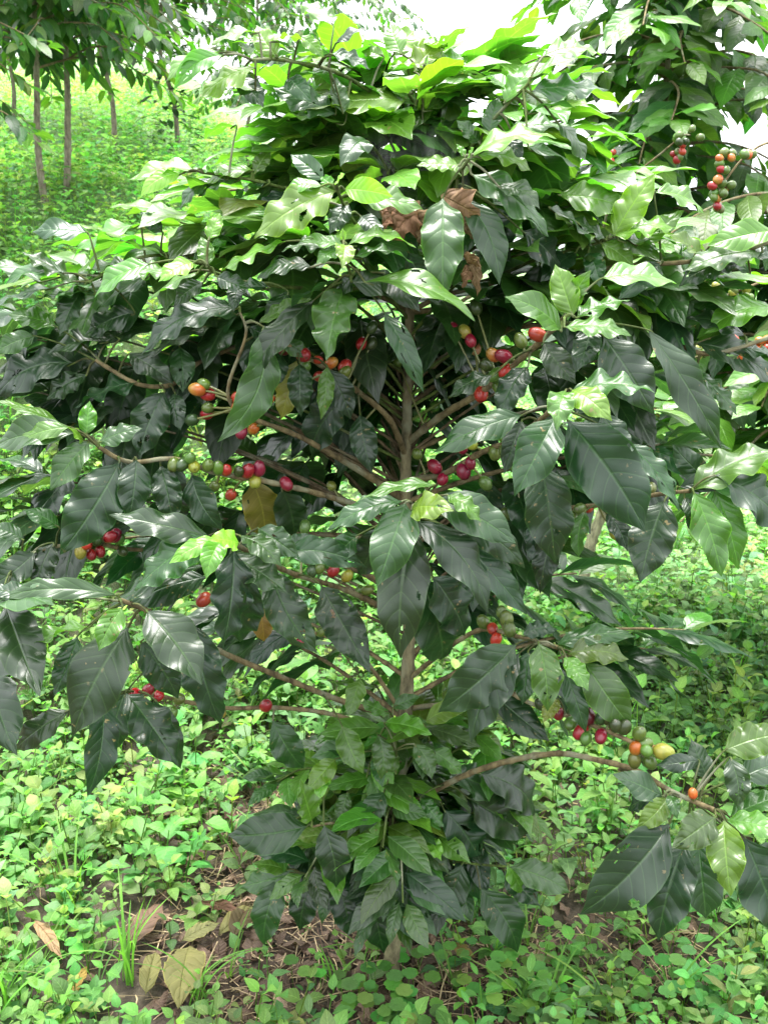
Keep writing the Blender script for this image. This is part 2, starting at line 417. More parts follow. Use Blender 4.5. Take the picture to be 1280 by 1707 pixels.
# --- branch to (270,770)
make_branch(tree,[(660,850,1.57),(600,842,1.50),(520,820,1.42),(440,802,1.36),(360,788,1.33),(290,765,1.32),(215,770,1.30),(165,745,1.28)],.005,.0028,[
 (145,725,150,668,52,'L',0,.02,.6),(140,735,112,712,34,'Y'),(165,738,238,714,42,'G'),(125,722,-8,745,42,'G'),(118,712,25,748,24,'Y',-.01),
 (150,735,84,818,52,'G',.0,-.03,.7),(200,770,100,925,82,'D',-.01,-.05,.75),(228,765,215,868,76,'D',-.02,-.03,.7),(268,775,290,878,48,'D',.01),
 (320,790,372,885,62,'D',0,-.03,.8),(105,708,-8,668,24,'M',.04),(290,770,300,880,55,'D',.03,.01),(420,800,440,900,50,'O',.07,.05,.8),(470,815,490,900,45,'D',.06,.04,.8)],
 r3([(635,627,'g'),(648,657,'y'),(695,652,'g'),(728,660,'g'),(755,667,'n',0,.9),(797,672,'d',0,.85),(827,670,'r'),(864,662,'c'),(850,706,'y'),(955,714,'c',0,1.1),(1105,720,'g',.06,.95),(580,650,'g'),(607,650,'d'),(770,750,'n',.05),(715,722,'g',.02)]),label='long bare branch with a row of red and green cherries')
# --- left mid leaves (270,650)
make_branch(tree,[(678,700,1.60),(560,600,1.62),(440,570,1.55),(340,600,1.46),(290,640,1.42),(230,640,1.40),(160,600,1.40)],.005,.0028,[
 (275,652,232,765,74,'D',-.02,-.04,.6),(292,655,302,718,42,'D',-.02),(232,636,122,682,54,'D',0,-.02,.4),(125,605,-8,665,42,'D',0,0,.4),(145,625,78,668,52,'D',.0),
 (300,578,305,655,62,'E',0),(225,520,138,562,42,'D',0,0,.35),(200,565,150,540,50,'D'),(95,545,14,524,34,'M'),(215,590,290,640,40,'D'),(180,570,80,590,44,'D',0,0,.3),(60,560,-10,590,40,'G')],
 [])
# --- low-left whorl with the bright young pair (370,900)
make_branch(tree,[(650,1020,1.56),(580,985,1.46),(500,960,1.36),(440,935,1.26),(395,908,1.20),(372,895,1.18)],.005,.003,[
 (350,895,182,858,48,'E',.01,-.01,.6),(345,895,225,985,62,'G',.0,-.03,.7),(400,893,470,945,56,'G',-.01,-.02,.75),(385,925,480,988,55,'E',0,-.03,.7),
 (465,922,612,947,42,'E',-.01,0,.5),(340,942,180,1018,46,'D',.01,-.02,.4),(345,962,215,1012,46,'D',.02,0,.5),(390,915,370,1085,72,'D',-.01,-.05,.8),(450,945,530,1090,66,'D',.01,-.03,.8),
 (372,898,344,966,46,'Y',-.03,-.04,.75),(365,897,282,940,28,'W',-.03,-.03,.6),(398,906,346,900,42,'W',-.04,-.04,.8),(470,915,520,890,34,'E',.02),(420,960,400,1070,60,'D',.05,.03,.8),(430,880,500,930,40,'E',.02)],
 r5([(1112,203,'r',.0,1.05),(1158,220,'y'),(1065,195,'g'),(1225,268,'g'),(1040,202,'d',.01),(1200,268,'g',.03),(680,300,'n',.03),(1017,56,'g',.1)]))
# --- lower left big drooping whorl (230,1020)
make_branch(tree,[(640,1190,1.57),(560,1165,1.50),(460,1125,1.40),(380,1092,1.32),(320,1060,1.24),(250,1020,1.18),(200,1000,1.15)],.0055,.003,[
 (245,1018,337,1142,76,'D',-.03,-.06,.65),(320,1035,370,1212,72,'D',.01,-.03,.8),(215,1045,122,1228,92,'D',.0,-.05,.75),(235,1070,298,1165,60,'D',.03,.0,.8),(172,1165,146,1328,56,'D',.0,-.05,.75),
 (210,1155,298,1278,70,'D',.01,-.04,.75),(262,1170,302,1282,40,'D',.02,-.0),(118,1182,24,1252,30,'D',.0,0,.5),(205,1012,165,1086,48,'M',-.02,-.03,.7),(195,992,-5,1000,28,'E',0,0,.45),
 (150,1045,22,1112,26,'M',0,0,.3),(60,1000,-20,985,30,'D'),(130,1060,90,1160,40,'E',.03)],
 [],label='thin branch drooping under a heavy spray of dark leaves')
# twig with the lone cherry
make_branch(tree,[(640,1222,1.56),(560,1192,1.50),(470,1180,1.45),(370,1180,1.40),(290,1165,1.36),(215,1150,1.30)],.0045,.0028,[
 (455,1200,507,1282,62,'E',.03,.0,.8),(210,1150,180,1260,50,'D',.03,-.02)],
 r5([(887,652,'r',0,1.15),(598,630,'g'),(575,678,'g'),(495,600,'r'),(450,614,'r'),(530,620,'r'),(740,680,'y',.02,.8)]))
# thin extra twigs lower centre
make_branch(tree,[(664,1180,1.58),(600,1090,1.52),(540,1060,1.46),(470,1045,1.40),(400,1030,1.36)],.004,.002,[
 (535,975,618,1122,62,'D',-.08,-.1,.8),(555,1000,560,1075,44,'B',-.02,-.03),(430,1000,440,1070,50,'O',0.0,0)],r5([(945,385,'g'),(1072,407,'g'),(1000,440,'c',.02,.8)]))
# far left edge leaves
make_branch(tree,[(668,900,1.60),(480,890,1.62),(300,915,1.55),(210,915,1.48),(150,905,1.42),(60,920,1.36),(10,960,1.30)],.0045,.0025,[
 (60,920,-20,980,50,'D'),(10,1010,68,1162,58,'D',-.1,-.12,.75),(-20,1070,55,1130,60,'D',-.08,-.1),(-10,1120,30,1260,60,'D',-.08,-.1,.8),(90,905,60,985,44,'D'),(40,900,-20,880,46,'E'),(100,880,40,850,34,'G'),(5,990,90,1010,26,'G',-.1,-.1)],
 r3([(370,890,'r'),(325,903,'d'),(290,918,'n',0,.9),(270,940,'y'),(305,950,'r'),(335,940,'r'),(410,938,'d'),(385,885,'c'),(400,895,'g')]))
# --- centre whorl facing the lens
make_branch(tree,[(676,900,1.57),(684,905,1.45),(690,890,1.32),(692,865,1.20),(690,845,1.14)],.0045,.003,[
 (676,838,628,978,74,'G',-.02,-.05,.8),(672,835,545,885,38,'G',-.01,-.02,.5),(725,808,600,834,24,'M',-.02,-.02,.4),(686,850,757,852,50,'L',-.03,-.05,.75),(722,830,860,906,70,'E',0,-.02,.7),
 (745,825,802,872,40,'M',-.01,-.02),(692,868,814,1024,70,'D',-.01,-.04,.8),(688,872,668,1100,88,'D',0,-.05,.85),(742,862,875,948,50,'D',.02,0,.6),(765,895,878,1025,46,'E',.02,-.01,.5),
 (760,890,828,1005,56,'D',.04,.02),(650,880,600,960,60,'D',.05,.03),(600,890,560,940,46,'E',.04,.03),(720,960,775,1060,70,'D',.07,.04),(700,960,735,1100,60,'D',.09,.07)],[])
# --- right: branch up to (900,580)
make_branch(tree,[(682,735,1.58),(740,690,1.50),(800,655,1.42),(860,605,1.34),(910,560,1.27),(940,530,1.22)],.006,.0032,[
 (955,528,925,440,58,'L',0,.03,.7),(935,552,840,495,48,'M',-.01,-.01,.55),(940,545,1052,560,40,'M',-.02,-.02,.4),(822,625,748,662,32,'D',0,0,.5),(960,530,1050,500,46,'M'),(1000,465,1128,474,40,'L',0,0,.3),
 (950,520,985,450,30,'M',.02),(880,610,830,700,46,'D',.04),(905,570,960,640,44,'D',.02),(1005,560,1088,690,86,'D',.0,-.03,.75),(1080,550,1202,748,62,'D',.02,-.02,.65),(985,540,960,620,60,'D',.04)],
 r4([(232,198,'c',.08),(305,262,'p',.1),(363,283,'o'),(397,287,'c',0,1.1),(340,317,'d'),(373,350,'g',0,1.1),(403,338,'n',0,1.1),(385,392,'g',0,1.1),(323,415,'n',0,1.15),(455,235,'g',.02),(510,215,'n'),(305,125,'d',.12),(168,455,'g',.1),(45,305,'g',.1),
     (288,235,'c',.06),(268,205,'y',.08),(402,368,'r',.02,.7)]),label='stout branch rising to the right with orange and green cherries')
# --- right whorl (945,660)
make_branch(tree,[(680,800,1.58),(740,790,1.50),(800,755,1.43),(850,735,1.36),(900,700,1.26),(945,658,1.18)],.0055,.003,[
 (870,692,718,758,54,'E',0,-.02,.7),(942,652,928,718,66,'M',-.03,-.05,.8),(952,650,1020,702,48,'Y',-.03,-.05,.7),(950,656,1092,655,58,'G',-.02,-.03,.55),(925,695,857,828,74,'E',-.01,-.04,.8),
 (945,700,1076,888,112,'D',0,-.05,.8),(902,770,925,940,82,'D',.02,-.02,.85),(1000,690,1050,760,50,'D',.02),(1040,735,1132,852,36,'E',.0,-.03,.4),(960,690,1000,640,40,'E',.04),(870,700,840,790,40,'D',.06)],
 r4([(110,613,'g'),(168,655,'c',0,1.2),(195,698,'c'),(265,672,'c',0,1.25),(260,595,'c'),(290,580,'y'),(288,645,'c'),(370,610,'g'),(400,600,'g'),(395,552,'g'),(338,712,'g'),(148,750,'g',.02)]))
# --- right lower-mid (960,850) to (1140,830)
make_branch(tree,[(684,1000,1.58),(760,960,1.54),(850,870,1.48),(930,850,1.42),(1010,840,1.36),(1090,825,1.30),(1150,818,1.26)],.005,.0028,[
 (1108,832,1066,972,74,'D',-.01,-.04,.85),(1155,820,1202,962,62,'M',-.01,-.04,.8),(1190,815,1230,950,52,'M',.01,-.02,.7),(1150,820,1310,748,46,'M',0,.02,.3),(1140,828,1155,895,28,'D'),(1190,792,1310,885,46,'D',0,0,.3),
 (975,852,965,932,36,'G',0),(1010,855,1045,920,44,'D',.03),(1130,812,1240,790,30,'D',.02),(890,865,905,960,50,'D',.04),(930,870,900,990,46,'D',.05),(1180,800,1120,740,40,'D',.05),(1020,850,1035,900,30,'O',.04)],
 r4([(825,705,'r',.02),(860,718,'n',.01,1.1),(888,728,'g',.02),(856,760,'g'),(653,797,'g'),(628,825,'g'),(603,820,'g'),(408,813,'g'),(413,857,'c'),(770,880,'y',.03),(800,825,'r',.02,.7),(680,795,'n',.02,.8),(790,480,'n',.3),(430,655,'g',.05)]))
# --- lower right whorl (930,1080)
make_branch(tree,[(684,1130,1.58),(740,1085,1.50),(800,1050,1.42),(860,1060,1.34),(930,1080,1.26)],.0045,.0028,[
 (860,1074,730,1188,86,'E',0,-.03,.8),(866,1088,785,1238,76,'D',-.01,-.04,.85),(880,1085,870,1175,46,'E',0),(897,1070,912,1186,56,'M',-.02,-.04,.8),(942,1094,980,1152,38,'L',-.02,-.04,.75),(972,1102,1052,1212,64,'G',0,-.03,.8),
 (942,1090,1048,1100,42,'M',0,0,.55),(925,1076,1060,1062,30,'G',.01,0,.45),(942,1118,976,1222,34,'E',0,-.03,.8),(870,1060,930,1050,24,'D')],
 r6([(330,373,'g',0,1.1),(362,397,'n',0,1.1),(373,432,'n'),(408,362,'g',0,1.15),(418,398,'g',0,1.15),(391,340,'g')]))
make_branch(tree,[(690,1180,1.58),(760,1170,1.50),(830,1150,1.42),(890,1175,1.34),(950,1195,1.28),(1010,1218,1.24),(1055,1238,1.22)],.0045,.003,[
 (930,1165,905,1205,40,'O',.02)],
 r6([(620,712,'g',0,1.1),(655,740,'r',0,1.1),(672,762,'g',0,1.1),(680,688,'m',0,1.1),(722,755,'c',0,1.15),(722,695,'d'),(626,675,'d',.01),(520,648,'d'),(770,718,'d'),(800,724,'d',0,1.1),(850,745,'g'),
     (838,795,'o',0,1.1),(870,778,'g'),(874,803,'g',-.01,1.05),(932,807,'y',-.01,1.35),(834,835,'g',0,1.2),(886,842,'g',0,1.1),(582,680,'r'),(905,800,'p',.01,.8),(744,690,'d',.01)]),label='short branch end crowded with green, red and yellow cherries')
# --- long branch to lower right corner
make_branch(tree,[(670,1350,1.57),(720,1320,1.50),(780,1290,1.44),(850,1268,1.38),(930,1256,1.32),(1000,1268,1.27),(1060,1284,1.23),(1120,1320,1.18),(1190,1350,1.14)],.006,.0032,[
 (1115,1372,964,1525,92,'D',-.02,-.04,.8),(1142,1400,1096,1568,72,'D',0,-.04,.85),(1162,1395,1176,1532,66,'E',.01,-.03,.85),(1206,1366,1217,1495,68,'L',-.03,-.06,.85),(1210,1366,1310,1392,48,'L',-.02,-.03,.6),
 (1192,1362,1118,1414,62,'G',-.03,-.05,.8),(1240,1395,1305,1560,74,'D',0,-.03,.8),(1112,1330,1060,1382,42,'M',-.01,-.02,.6),(1112,1325,1128,1366,34,'G',-.02),(1105,1328,1020,1290,62,'E',0,0,.6),(1105,1330,1045,1350,44,'D',.03,.03),
 (1215,1262,1228,1348,66,'E',0,-.03,.7),(1215,1362,1310,1325,50,'G',0,.0,.6),(1205,1252,1310,1225,58,'M',.02,.02,.35),(1165,1268,1092,1276,26,'D',.02,.0),(1230,1300,1310,1280,40,'E',.04,.04),(1180,1300,1150,1230,40,'D',.03,.03),(1250,1420,1290,1500,50,'D',.05,.05)],
 r6([(1028,945,'o',.0,.72)]),label='long bare branch reaching out to the right just above the ground cover')
# --- right edge sprays
make_branch(tree,[(682,640,1.6),(800,560,1.58),(950,540,1.52),(1090,560,1.46),(1180,590,1.42),(1290,560,1.40)],.005,.0028,[
 (1160,572,1295,645,34,'D',0,0,.4),(1290,512,1174,556,46,'L',0,0,.4),(1160,620,1228,692,38,'G'),(1240,560,1140,530,36,'D'),(1110,560,1180,500,34,'G'),(1060,545,1000,600,50,'D'),(1130,575,1150,650,50,'D'),(1230,580,1300,590,40,'D')],[])
make_branch(tree,[(686,520,1.60),(850,500,1.55),(1000,450,1.46),(1100,440,1.40),(1200,430,1.36),(1290,400,1.34)],.0045,.0026,[
 (1290,384,1178,410,42,'L',0,0,.4),(1270,420,1138,452,32,'G',0,0,.3),(1230,440,1130,478,40,'D',0,0,.35),(1100,440,1030,500,44,'D'),(1150,440,1210,480,40,'D',0,0,.3),(1170,430,1110,390,34,'M'),(1240,420,1300,450,40,'D',0,0,.4),(1250,455,1150,430,30,'E')],[])
# dark short branches behind the trunk filling the middle
# --- hand-placed sprays of the upper crown (each its own short branch)
def spray(stem,lv,cols=GREENTWIG,lab=None): make_branch(tree,stem,.0035,.0018,lv,[],col=cols,label=lab)
spray([(688,440,1.59),(640,470,1.45),(600,475,1.32),(578,440,1.22),(573,408,1.20)],[
 (572,408,500,402,26,'L',0,0,.4),(573,408,570,447,38,'Y',-.02,-.04,.7),(578,410,694,414,34,'L',0,0,.35),(570,414,527,441,28,'M',0,-.02,.6),(573,402,571,380,10,'W',0,0,.8),(560,425,470,420,32,'G',.01,0,.3),
 (588,430,690,440,36,'G',.02,0,.35),(608,470,792,536,42,'M',0,-.02,.35),(640,520,706,655,36,'E',.02,-.03,.6),(520,445,428,466,38,'D',.02,0,.4),(480,402,368,452,34,'L',.04,.02,.35),(585,470,680,480,40,'D',.04,.04),
 (600,450,560,500,60,'D',.05,.03),(640,455,700,520,50,'D',.06),(560,470,480,520,44,'D',.05,.02,.4)])
spray([(690,380,1.58),(640,400,1.45),(600,380,1.32),(575,345,1.25),(562,315,1.22)],[
 (560,318,424,398,46,'L',0,-.02,.4),(574,316,655,328,42,'W',0,-.01,.55),(556,310,535,295,18,'Y'),(537,310,473,320,28,'L',0,0,.4),(590,332,705,350,36,'M',0,0,.35),(560,306,575,290,16,'W',-.01),(540,302,484,258,28,'E',.02,.02,.6),
 (580,340,550,390,40,'D',.02),(600,360,640,400,40,'D',.03),(520,340,440,350,34,'D',.04,.02,.3)])
spray([(690,460,1.6),(600,480,1.52),(500,480,1.42),(410,470,1.34),(360,455,1.28),(345,440,1.25)],[
 (345,445,335,394,46,'L',0,.02,.7),(348,400,366,355,26,'Y',0,.02,.6),(324,438,264,470,38,'W',-.01,-.03,.5),(250,440,158,496,42,'L',0,0,.35),(330,455,250,500,40,'M',0,0,.3),(360,460,420,480,36,'E'),(400,475,390,520,50,'D',.02),
 (340,470,290,510,44,'D',.02,.0),(450,480,380,500,30,'E',.03),(480,485,450,560,50,'D',.03),(300,460,220,450,30,'M',.03,.03,.25)])
spray([(690,400,1.6),(560,430,1.56),(420,430,1.50),(320,425,1.45),(230,430,1.40),(150,470,1.37)],[
 (140,482,38,420,36,'G',0,0,.4),(235,375,122,432,34,'L',.0,0,.3),(272,388,234,352,34,'E',0,.0,.6),(147,388,54,386,26,'E',0,0,.3),(220,440,120,470,36,'G',0,0,.3),(180,460,80,520,38,'G',0,0,.3),(110,455,10,475,34,'G',0,0,.3),
 (160,490,60,500,30,'D',0,0,.3),(280,430,200,400,30,'M',0,0,.25),(140,480,100,560,40,'D',.02),(90,480,-10,510,34,'E',0,0,.3),(250,460,160,520,36,'D',.0,0,.3),(70,470,-15,440,32,'G',.02,.02,.3),(320,440,380,400,30,'L',0,0,.3)])
spray([(690,330,1.59),(600,340,1.52),(500,320,1.44),(420,300,1.40),(340,288,1.38)],[
 (328,285,221,301,28,'Y',0,0,.35),(302,290,234,330,26,'W',-.01,-.02,.6),(422,284,338,310,32,'Y',0,0,.35),(425,290,452,250,28,'M',0,.02,.6),(400,300,330,330,28,'G',0,0,.3),(380,300,320,280,24,'L',0,0,.2),(450,305,380,345,34,'E',0,0,.3),(480,320,430,370,34,'D'),
 (360,300,300,350,30,'E',.02,.0,.3)])
spray([(692,180,1.58),(640,165,1.50),(560,120,1.42),(470,100,1.36),(420,100,1.34)],[
 (463,96,428,42,42,'Y',0,.03,.7),(432,54,352,76,24,'L',0,0,.35),(366,88,277,136,28,'L',0,-.02,.35),(372,92,290,152,26,'L',-.01,-.02,.5),(552,92,430,121,28,'E',0,0,.3),(551,90,617,116,30,'E',0,0,.35),(426,112,334,166,24,'Y',0,0,.35),
 (426,150,318,176,32,'L',.02,.02,.3),(560,190,455,146,34,'G',.02,0,.45),(575,205,424,212,30,'M',.02,.02,.25),(395,210,340,234,38,'M',.04,.04,.3),(556,44,510,4,24,'M',.04,.06,.6),(560,72,612,48,36,'D',.02),(572,190,560,128,42,'G',.01,.02,.7),
 (500,60,540,95,24,'L',0,0,.5),(480,130,520,170,30,'E',.02),(400,130,440,180,34,'D',.04),(612,235,567,278,46,'E',-.04,-.06,.8),(450,70,510,70,24,'Y',0,0,.3)])
spray([(694,220,1.575),(700,170,1.52),(706,118,1.46)],[
 (708,116,648,112,26,'L',0,-.02,.35),(712,112,772,122,26,'W',0,-.02,.35),(668,90,650,38,28,'Y',.02,.04,.75),(720,152,847,136,36,'L',0,0,.3),(692,176,638,124,42,'M',0,0,.5),(706,186,797,173,24,'G',0,0,.3),(705,206,787,222,24,'G',0,0,.3),
 (640,95,600,80,24,'L'),(655,92,690,50,22,'Y',.04,.06,.7),(708,108,712,92,6,'W',-.01,0,.8),(690,120,740,70,30,'Y',.03,.05,.5),(720,130,780,90,28,'L',.03,.05,.4),(700,150,620,160,26,'M',.01,.0,.3)])
spray([(692,300,1.58),(740,290,1.50),(790,240,1.42),(830,190,1.37),(880,140,1.34)],[
 (840,172,893,105,46,'L',0,.02,.55),(885,130,992,98,40,'L',0,0,.35),(885,152,1014,150,24,'E',0,0,.25),(905,94,1002,92,28,'Y',.02,.02,.25),(850,215,957,216,54,'M',0,0,.45),(816,226,831,162,52,'G',0,.02,.7),(930,206,976,272,32,'G',0,0,.5),
 (860,160,800,120,34,'L',.02,.03,.4),(880,190,960,180,26,'G',0,0,.25),(800,240,760,200,36,'G',.0),(840,220,870,270,40,'D',.02)])
spray([(690,400,1.59),(730,360,1.48),(752,315,1.38),(775,275,1.30),(782,265,1.28)],[
 (785,262,927,231,30,'Y',0,0,.35),(766,276,694,276,38,'L',0,-.01,.45),(790,260,887,287,28,'L',0,0,.4),(785,290,914,395,52,'G',.01,-.02,.55),(880,245,967,287,32,'E',.03,.03,.4),(738,330,738,504,62,'G',-.02,-.06,.8),(772,330,832,475,52,'E',.01,-.03,.7),
 (680,420,732,502,46,'E',.02,0,.8),(775,262,760,240,14,'Y'),(780,262,790,245,14,'Y'),(760,330,720,420,50,'D',.04,.02,.7),(870,385,937,452,46,'D',.06,.04,.5),(915,345,987,418,42,'D',.06,.04,.45),(820,340,900,330,34,'E',.05,.05,.3),(800,350,850,440,56,'D',.07,.05,.7),(830,310,900,350,30,'E')])
spray([(690,480,1.6),(800,470,1.53),(900,430,1.46),(980,410,1.41),(1022,395,1.38)],[
 (1022,395,1093,289,46,'Y',0,.01,.6),(930,325,1048,352,42,'L',0,0,.45),(1015,396,1127,381,24,'Y',0,0,.25),(1090,320,1172,356,38,'L',.02,.02,.4),(1010,400,940,360,34,'G',0,0,.3),(1030,400,1110,430,36,'G',0,0,.3),(960,420,900,470,50,'D',.0,-.03,.7),(900,440,870,540,60,'D',.03,.0,.8),
 (1000,405,1060,450,40,'L',0,0,.3),(850,460,830,560,56,'D',.04,.02,.8),(980,420,1000,480,44,'E'),(1060,410,1140,350,30,'M',.02)])

# --- procedural plagiotropic branches: the rest of the crown, all around the trunk
def leafy(Bl,Bb,pp,start,spacing,Lr,age0=0,droop=.3,nu=12,nv=6,tones=None,holes=.1,side=1.0,seedtone=None):
    seg=np.linalg.norm(np.diff(pp,axis=0),axis=1); cum=np.concatenate([[0],np.cumsum(seg)]); T=cum[-1]
    s=T; i=0
    while s>start*T:
        p=np.array([np.interp(s,cum,pp[:,q]) for q in range(3)])
        e=min(s+.01,T); d=nrm(np.array([np.interp(e,cum,pp[:,q])-np.interp(e-.02,cum,pp[:,q]) for q in range(3)]))
        sd=nrm(np.cross(d,UP)+rng.normal(0,.12,3))
        age=(T-s)/.30
        for sg in (-1,1):
            if rng.random()<.06: continue
            ang=rng.uniform(.75,1.15) if i else rng.uniform(.25,.5)
            L=rng.uniform(*Lr)*(.6+.4*min(1,(i+.6)/2))
            dd=nrm(d*math.cos(ang)+sd*sg*math.sin(ang)*side+UP*(rng.normal(.12,.16)-droop*min(age*1.5+.1*i,1.4)))
            dd[2]=max(dd[2],-.93)
            tn=tones(i,age,p) if tones else 'E'
            leaf(Bl,p+sd*sg*.006,p+sd*sg*.006+dd*L,L*rng.uniform(.36,.47),UP+nrm(d)*.25+rng.normal(0,.2,3),tone(tn,.16),
                 arch=rng.uniform(.04,.13),fold=rng.uniform(.05,.4),wave=rng.uniform(.03,.075),roll=rng.normal(0,.18),nu=nu,nv=nv,bend=rng.normal(0,.03),twist=rng.normal(0,.18),
                 holes=(2 if rng.random()<holes else 0),curl=rng.uniform(0,.12))
        s-=spacing*rng.uniform(.8,1.2)*(.6+.4*min(1,i/2)); i+=1
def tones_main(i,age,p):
    t=(p[2]-1.0)/.6  # lighter with height: young growth plus backlight put into the colour
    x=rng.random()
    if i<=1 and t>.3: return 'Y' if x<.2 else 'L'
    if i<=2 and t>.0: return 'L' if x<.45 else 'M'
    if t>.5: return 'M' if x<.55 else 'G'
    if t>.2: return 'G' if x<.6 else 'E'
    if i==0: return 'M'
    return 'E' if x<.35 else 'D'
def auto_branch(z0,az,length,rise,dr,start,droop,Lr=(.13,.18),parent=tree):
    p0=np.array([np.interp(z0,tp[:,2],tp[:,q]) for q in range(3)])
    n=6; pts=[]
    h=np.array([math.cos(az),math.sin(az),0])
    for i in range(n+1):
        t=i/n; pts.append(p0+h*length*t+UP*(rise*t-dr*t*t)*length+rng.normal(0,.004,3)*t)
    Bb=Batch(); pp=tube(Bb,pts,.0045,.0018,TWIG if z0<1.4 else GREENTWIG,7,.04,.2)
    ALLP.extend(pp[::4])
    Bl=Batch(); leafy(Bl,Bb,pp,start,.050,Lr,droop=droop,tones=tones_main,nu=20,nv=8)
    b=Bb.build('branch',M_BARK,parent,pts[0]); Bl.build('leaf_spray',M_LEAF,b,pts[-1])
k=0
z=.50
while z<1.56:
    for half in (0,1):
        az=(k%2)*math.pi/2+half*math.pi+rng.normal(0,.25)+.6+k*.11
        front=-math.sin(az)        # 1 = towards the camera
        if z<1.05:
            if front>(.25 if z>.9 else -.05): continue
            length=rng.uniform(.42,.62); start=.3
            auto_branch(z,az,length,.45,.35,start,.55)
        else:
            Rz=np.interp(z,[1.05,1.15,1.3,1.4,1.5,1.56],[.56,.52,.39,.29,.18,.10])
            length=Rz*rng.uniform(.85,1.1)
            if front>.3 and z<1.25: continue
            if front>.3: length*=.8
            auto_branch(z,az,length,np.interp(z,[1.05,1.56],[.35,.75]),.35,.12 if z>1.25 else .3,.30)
    z+=.040 if z<1.1 else .050; k+=1

# --- smaller whorled side shoots that fill the crown
def whorl_shoot(px,py,Y,n,Lr,dr,tn):
    c=at(px,py,Y)
    zr=max(.45,min(1.55,c[2]-.10-.25*abs(c[0]-tp[-1][0])))
    p0=np.array([np.interp(zr,tp[:,2],tp[:,q]) for q in range(3)])
    mid=(p0+c)/2+UP*.03
    Bb=Batch(); pp=tube(Bb,[p0,mid,c],.0028,.0015,(.085,.068,.04) if c[2]<1.25 else GREENTWIG,6,.04,.2)
    ALLP.extend(pp[::3])
    out=nrm((c-p0)*np.array([1,1,.2])); sd=nrm(np.cross(out,UP))
    Bl=Batch()
    for j in range(n):
        i=j//2; sg=1 if j%2 else -1
        p=c-out*.028*i+rng.normal(0,.004,3)
        ang=rng.uniform(.35,.7)+.28*i
        d=nrm(out*math.cos(ang)+sd*sg*math.sin(ang)+UP*(rng.normal(.12,.15)-dr*(.25+.4*i)))
        L=rng.uniform(*Lr)*(.75 if i==0 else 1)
        k=tn[min(i,len(tn)-1)]
        leaf(Bl,p,p+d*L,L*rng.uniform(.38,.48),UP+nrm(d)*.3+rng.normal(0,.12,3),tone(k,.15),arch=rng.uniform(.05,.14),fold=rng.uniform(.05,.35),wave=rng.uniform(.035,.08),
             roll=rng.normal(0,.18),nu=26,nv=8,bend=rng.normal(0,.03),twist=rng.normal(0,.18),holes=(2 if rng.random()<.2 else 0),curl=rng.uniform(0,.12))
    b=Bb.build('branch',M_BARK,tree,p0); Bl.build('leaf_spray',M_LEAF,b,c)
for (px,py,Y) in [(60,565,1.52),(140,590,1.55),(50,650,1.5),(180,690,1.55),(70,790,1.55),(250,550,1.5),(330,520,1.5),(380,590,1.6),(310,850,1.5),(430,760,1.62),(240,850,1.55),(330,640,1.6),(30,520,1.5),
                  (520,520,1.5),(980,780,1.5),(1100,740,1.5),(1000,600,1.5),(1090,620,1.55),(1160,500,1.5),(1050,490,1.45),(905,800,1.5),(830,500,1.5),(900,480,1.5),(890,900,1.5),(420,500,1.55),(120,680,1.48),(60,850,1.5)]:
    whorl_shoot(px,py,Y,8,(.12,.165),.75,'GEDDD' if rng.random()<.5 else 'EDDDD')
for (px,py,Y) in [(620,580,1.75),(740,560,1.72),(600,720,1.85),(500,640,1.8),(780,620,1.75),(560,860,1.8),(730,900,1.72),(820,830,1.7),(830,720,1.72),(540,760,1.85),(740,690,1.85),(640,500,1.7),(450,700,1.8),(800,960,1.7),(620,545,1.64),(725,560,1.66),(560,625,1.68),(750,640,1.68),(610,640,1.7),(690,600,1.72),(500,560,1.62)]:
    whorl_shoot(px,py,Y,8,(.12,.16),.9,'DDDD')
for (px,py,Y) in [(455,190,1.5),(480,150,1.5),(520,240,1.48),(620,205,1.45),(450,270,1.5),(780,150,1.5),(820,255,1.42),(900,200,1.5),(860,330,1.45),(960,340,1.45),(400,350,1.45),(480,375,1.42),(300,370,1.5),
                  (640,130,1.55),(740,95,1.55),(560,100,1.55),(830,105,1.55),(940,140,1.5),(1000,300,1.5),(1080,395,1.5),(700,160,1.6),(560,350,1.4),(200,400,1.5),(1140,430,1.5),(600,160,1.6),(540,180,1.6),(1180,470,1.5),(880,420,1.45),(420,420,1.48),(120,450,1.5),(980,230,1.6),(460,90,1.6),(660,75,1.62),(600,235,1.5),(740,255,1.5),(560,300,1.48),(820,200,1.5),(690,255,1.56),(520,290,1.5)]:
    t=(500-py)/400  # higher shoots get lighter tones, partly as painted backlight
    whorl_shoot(px,py,Y,8,(.115,.155) if py>180 else (.08,.12),rng.uniform(.35,.85),'LLMMG' if t>.6 else ('LMGGG' if t>.3 else 'LMGGED'))

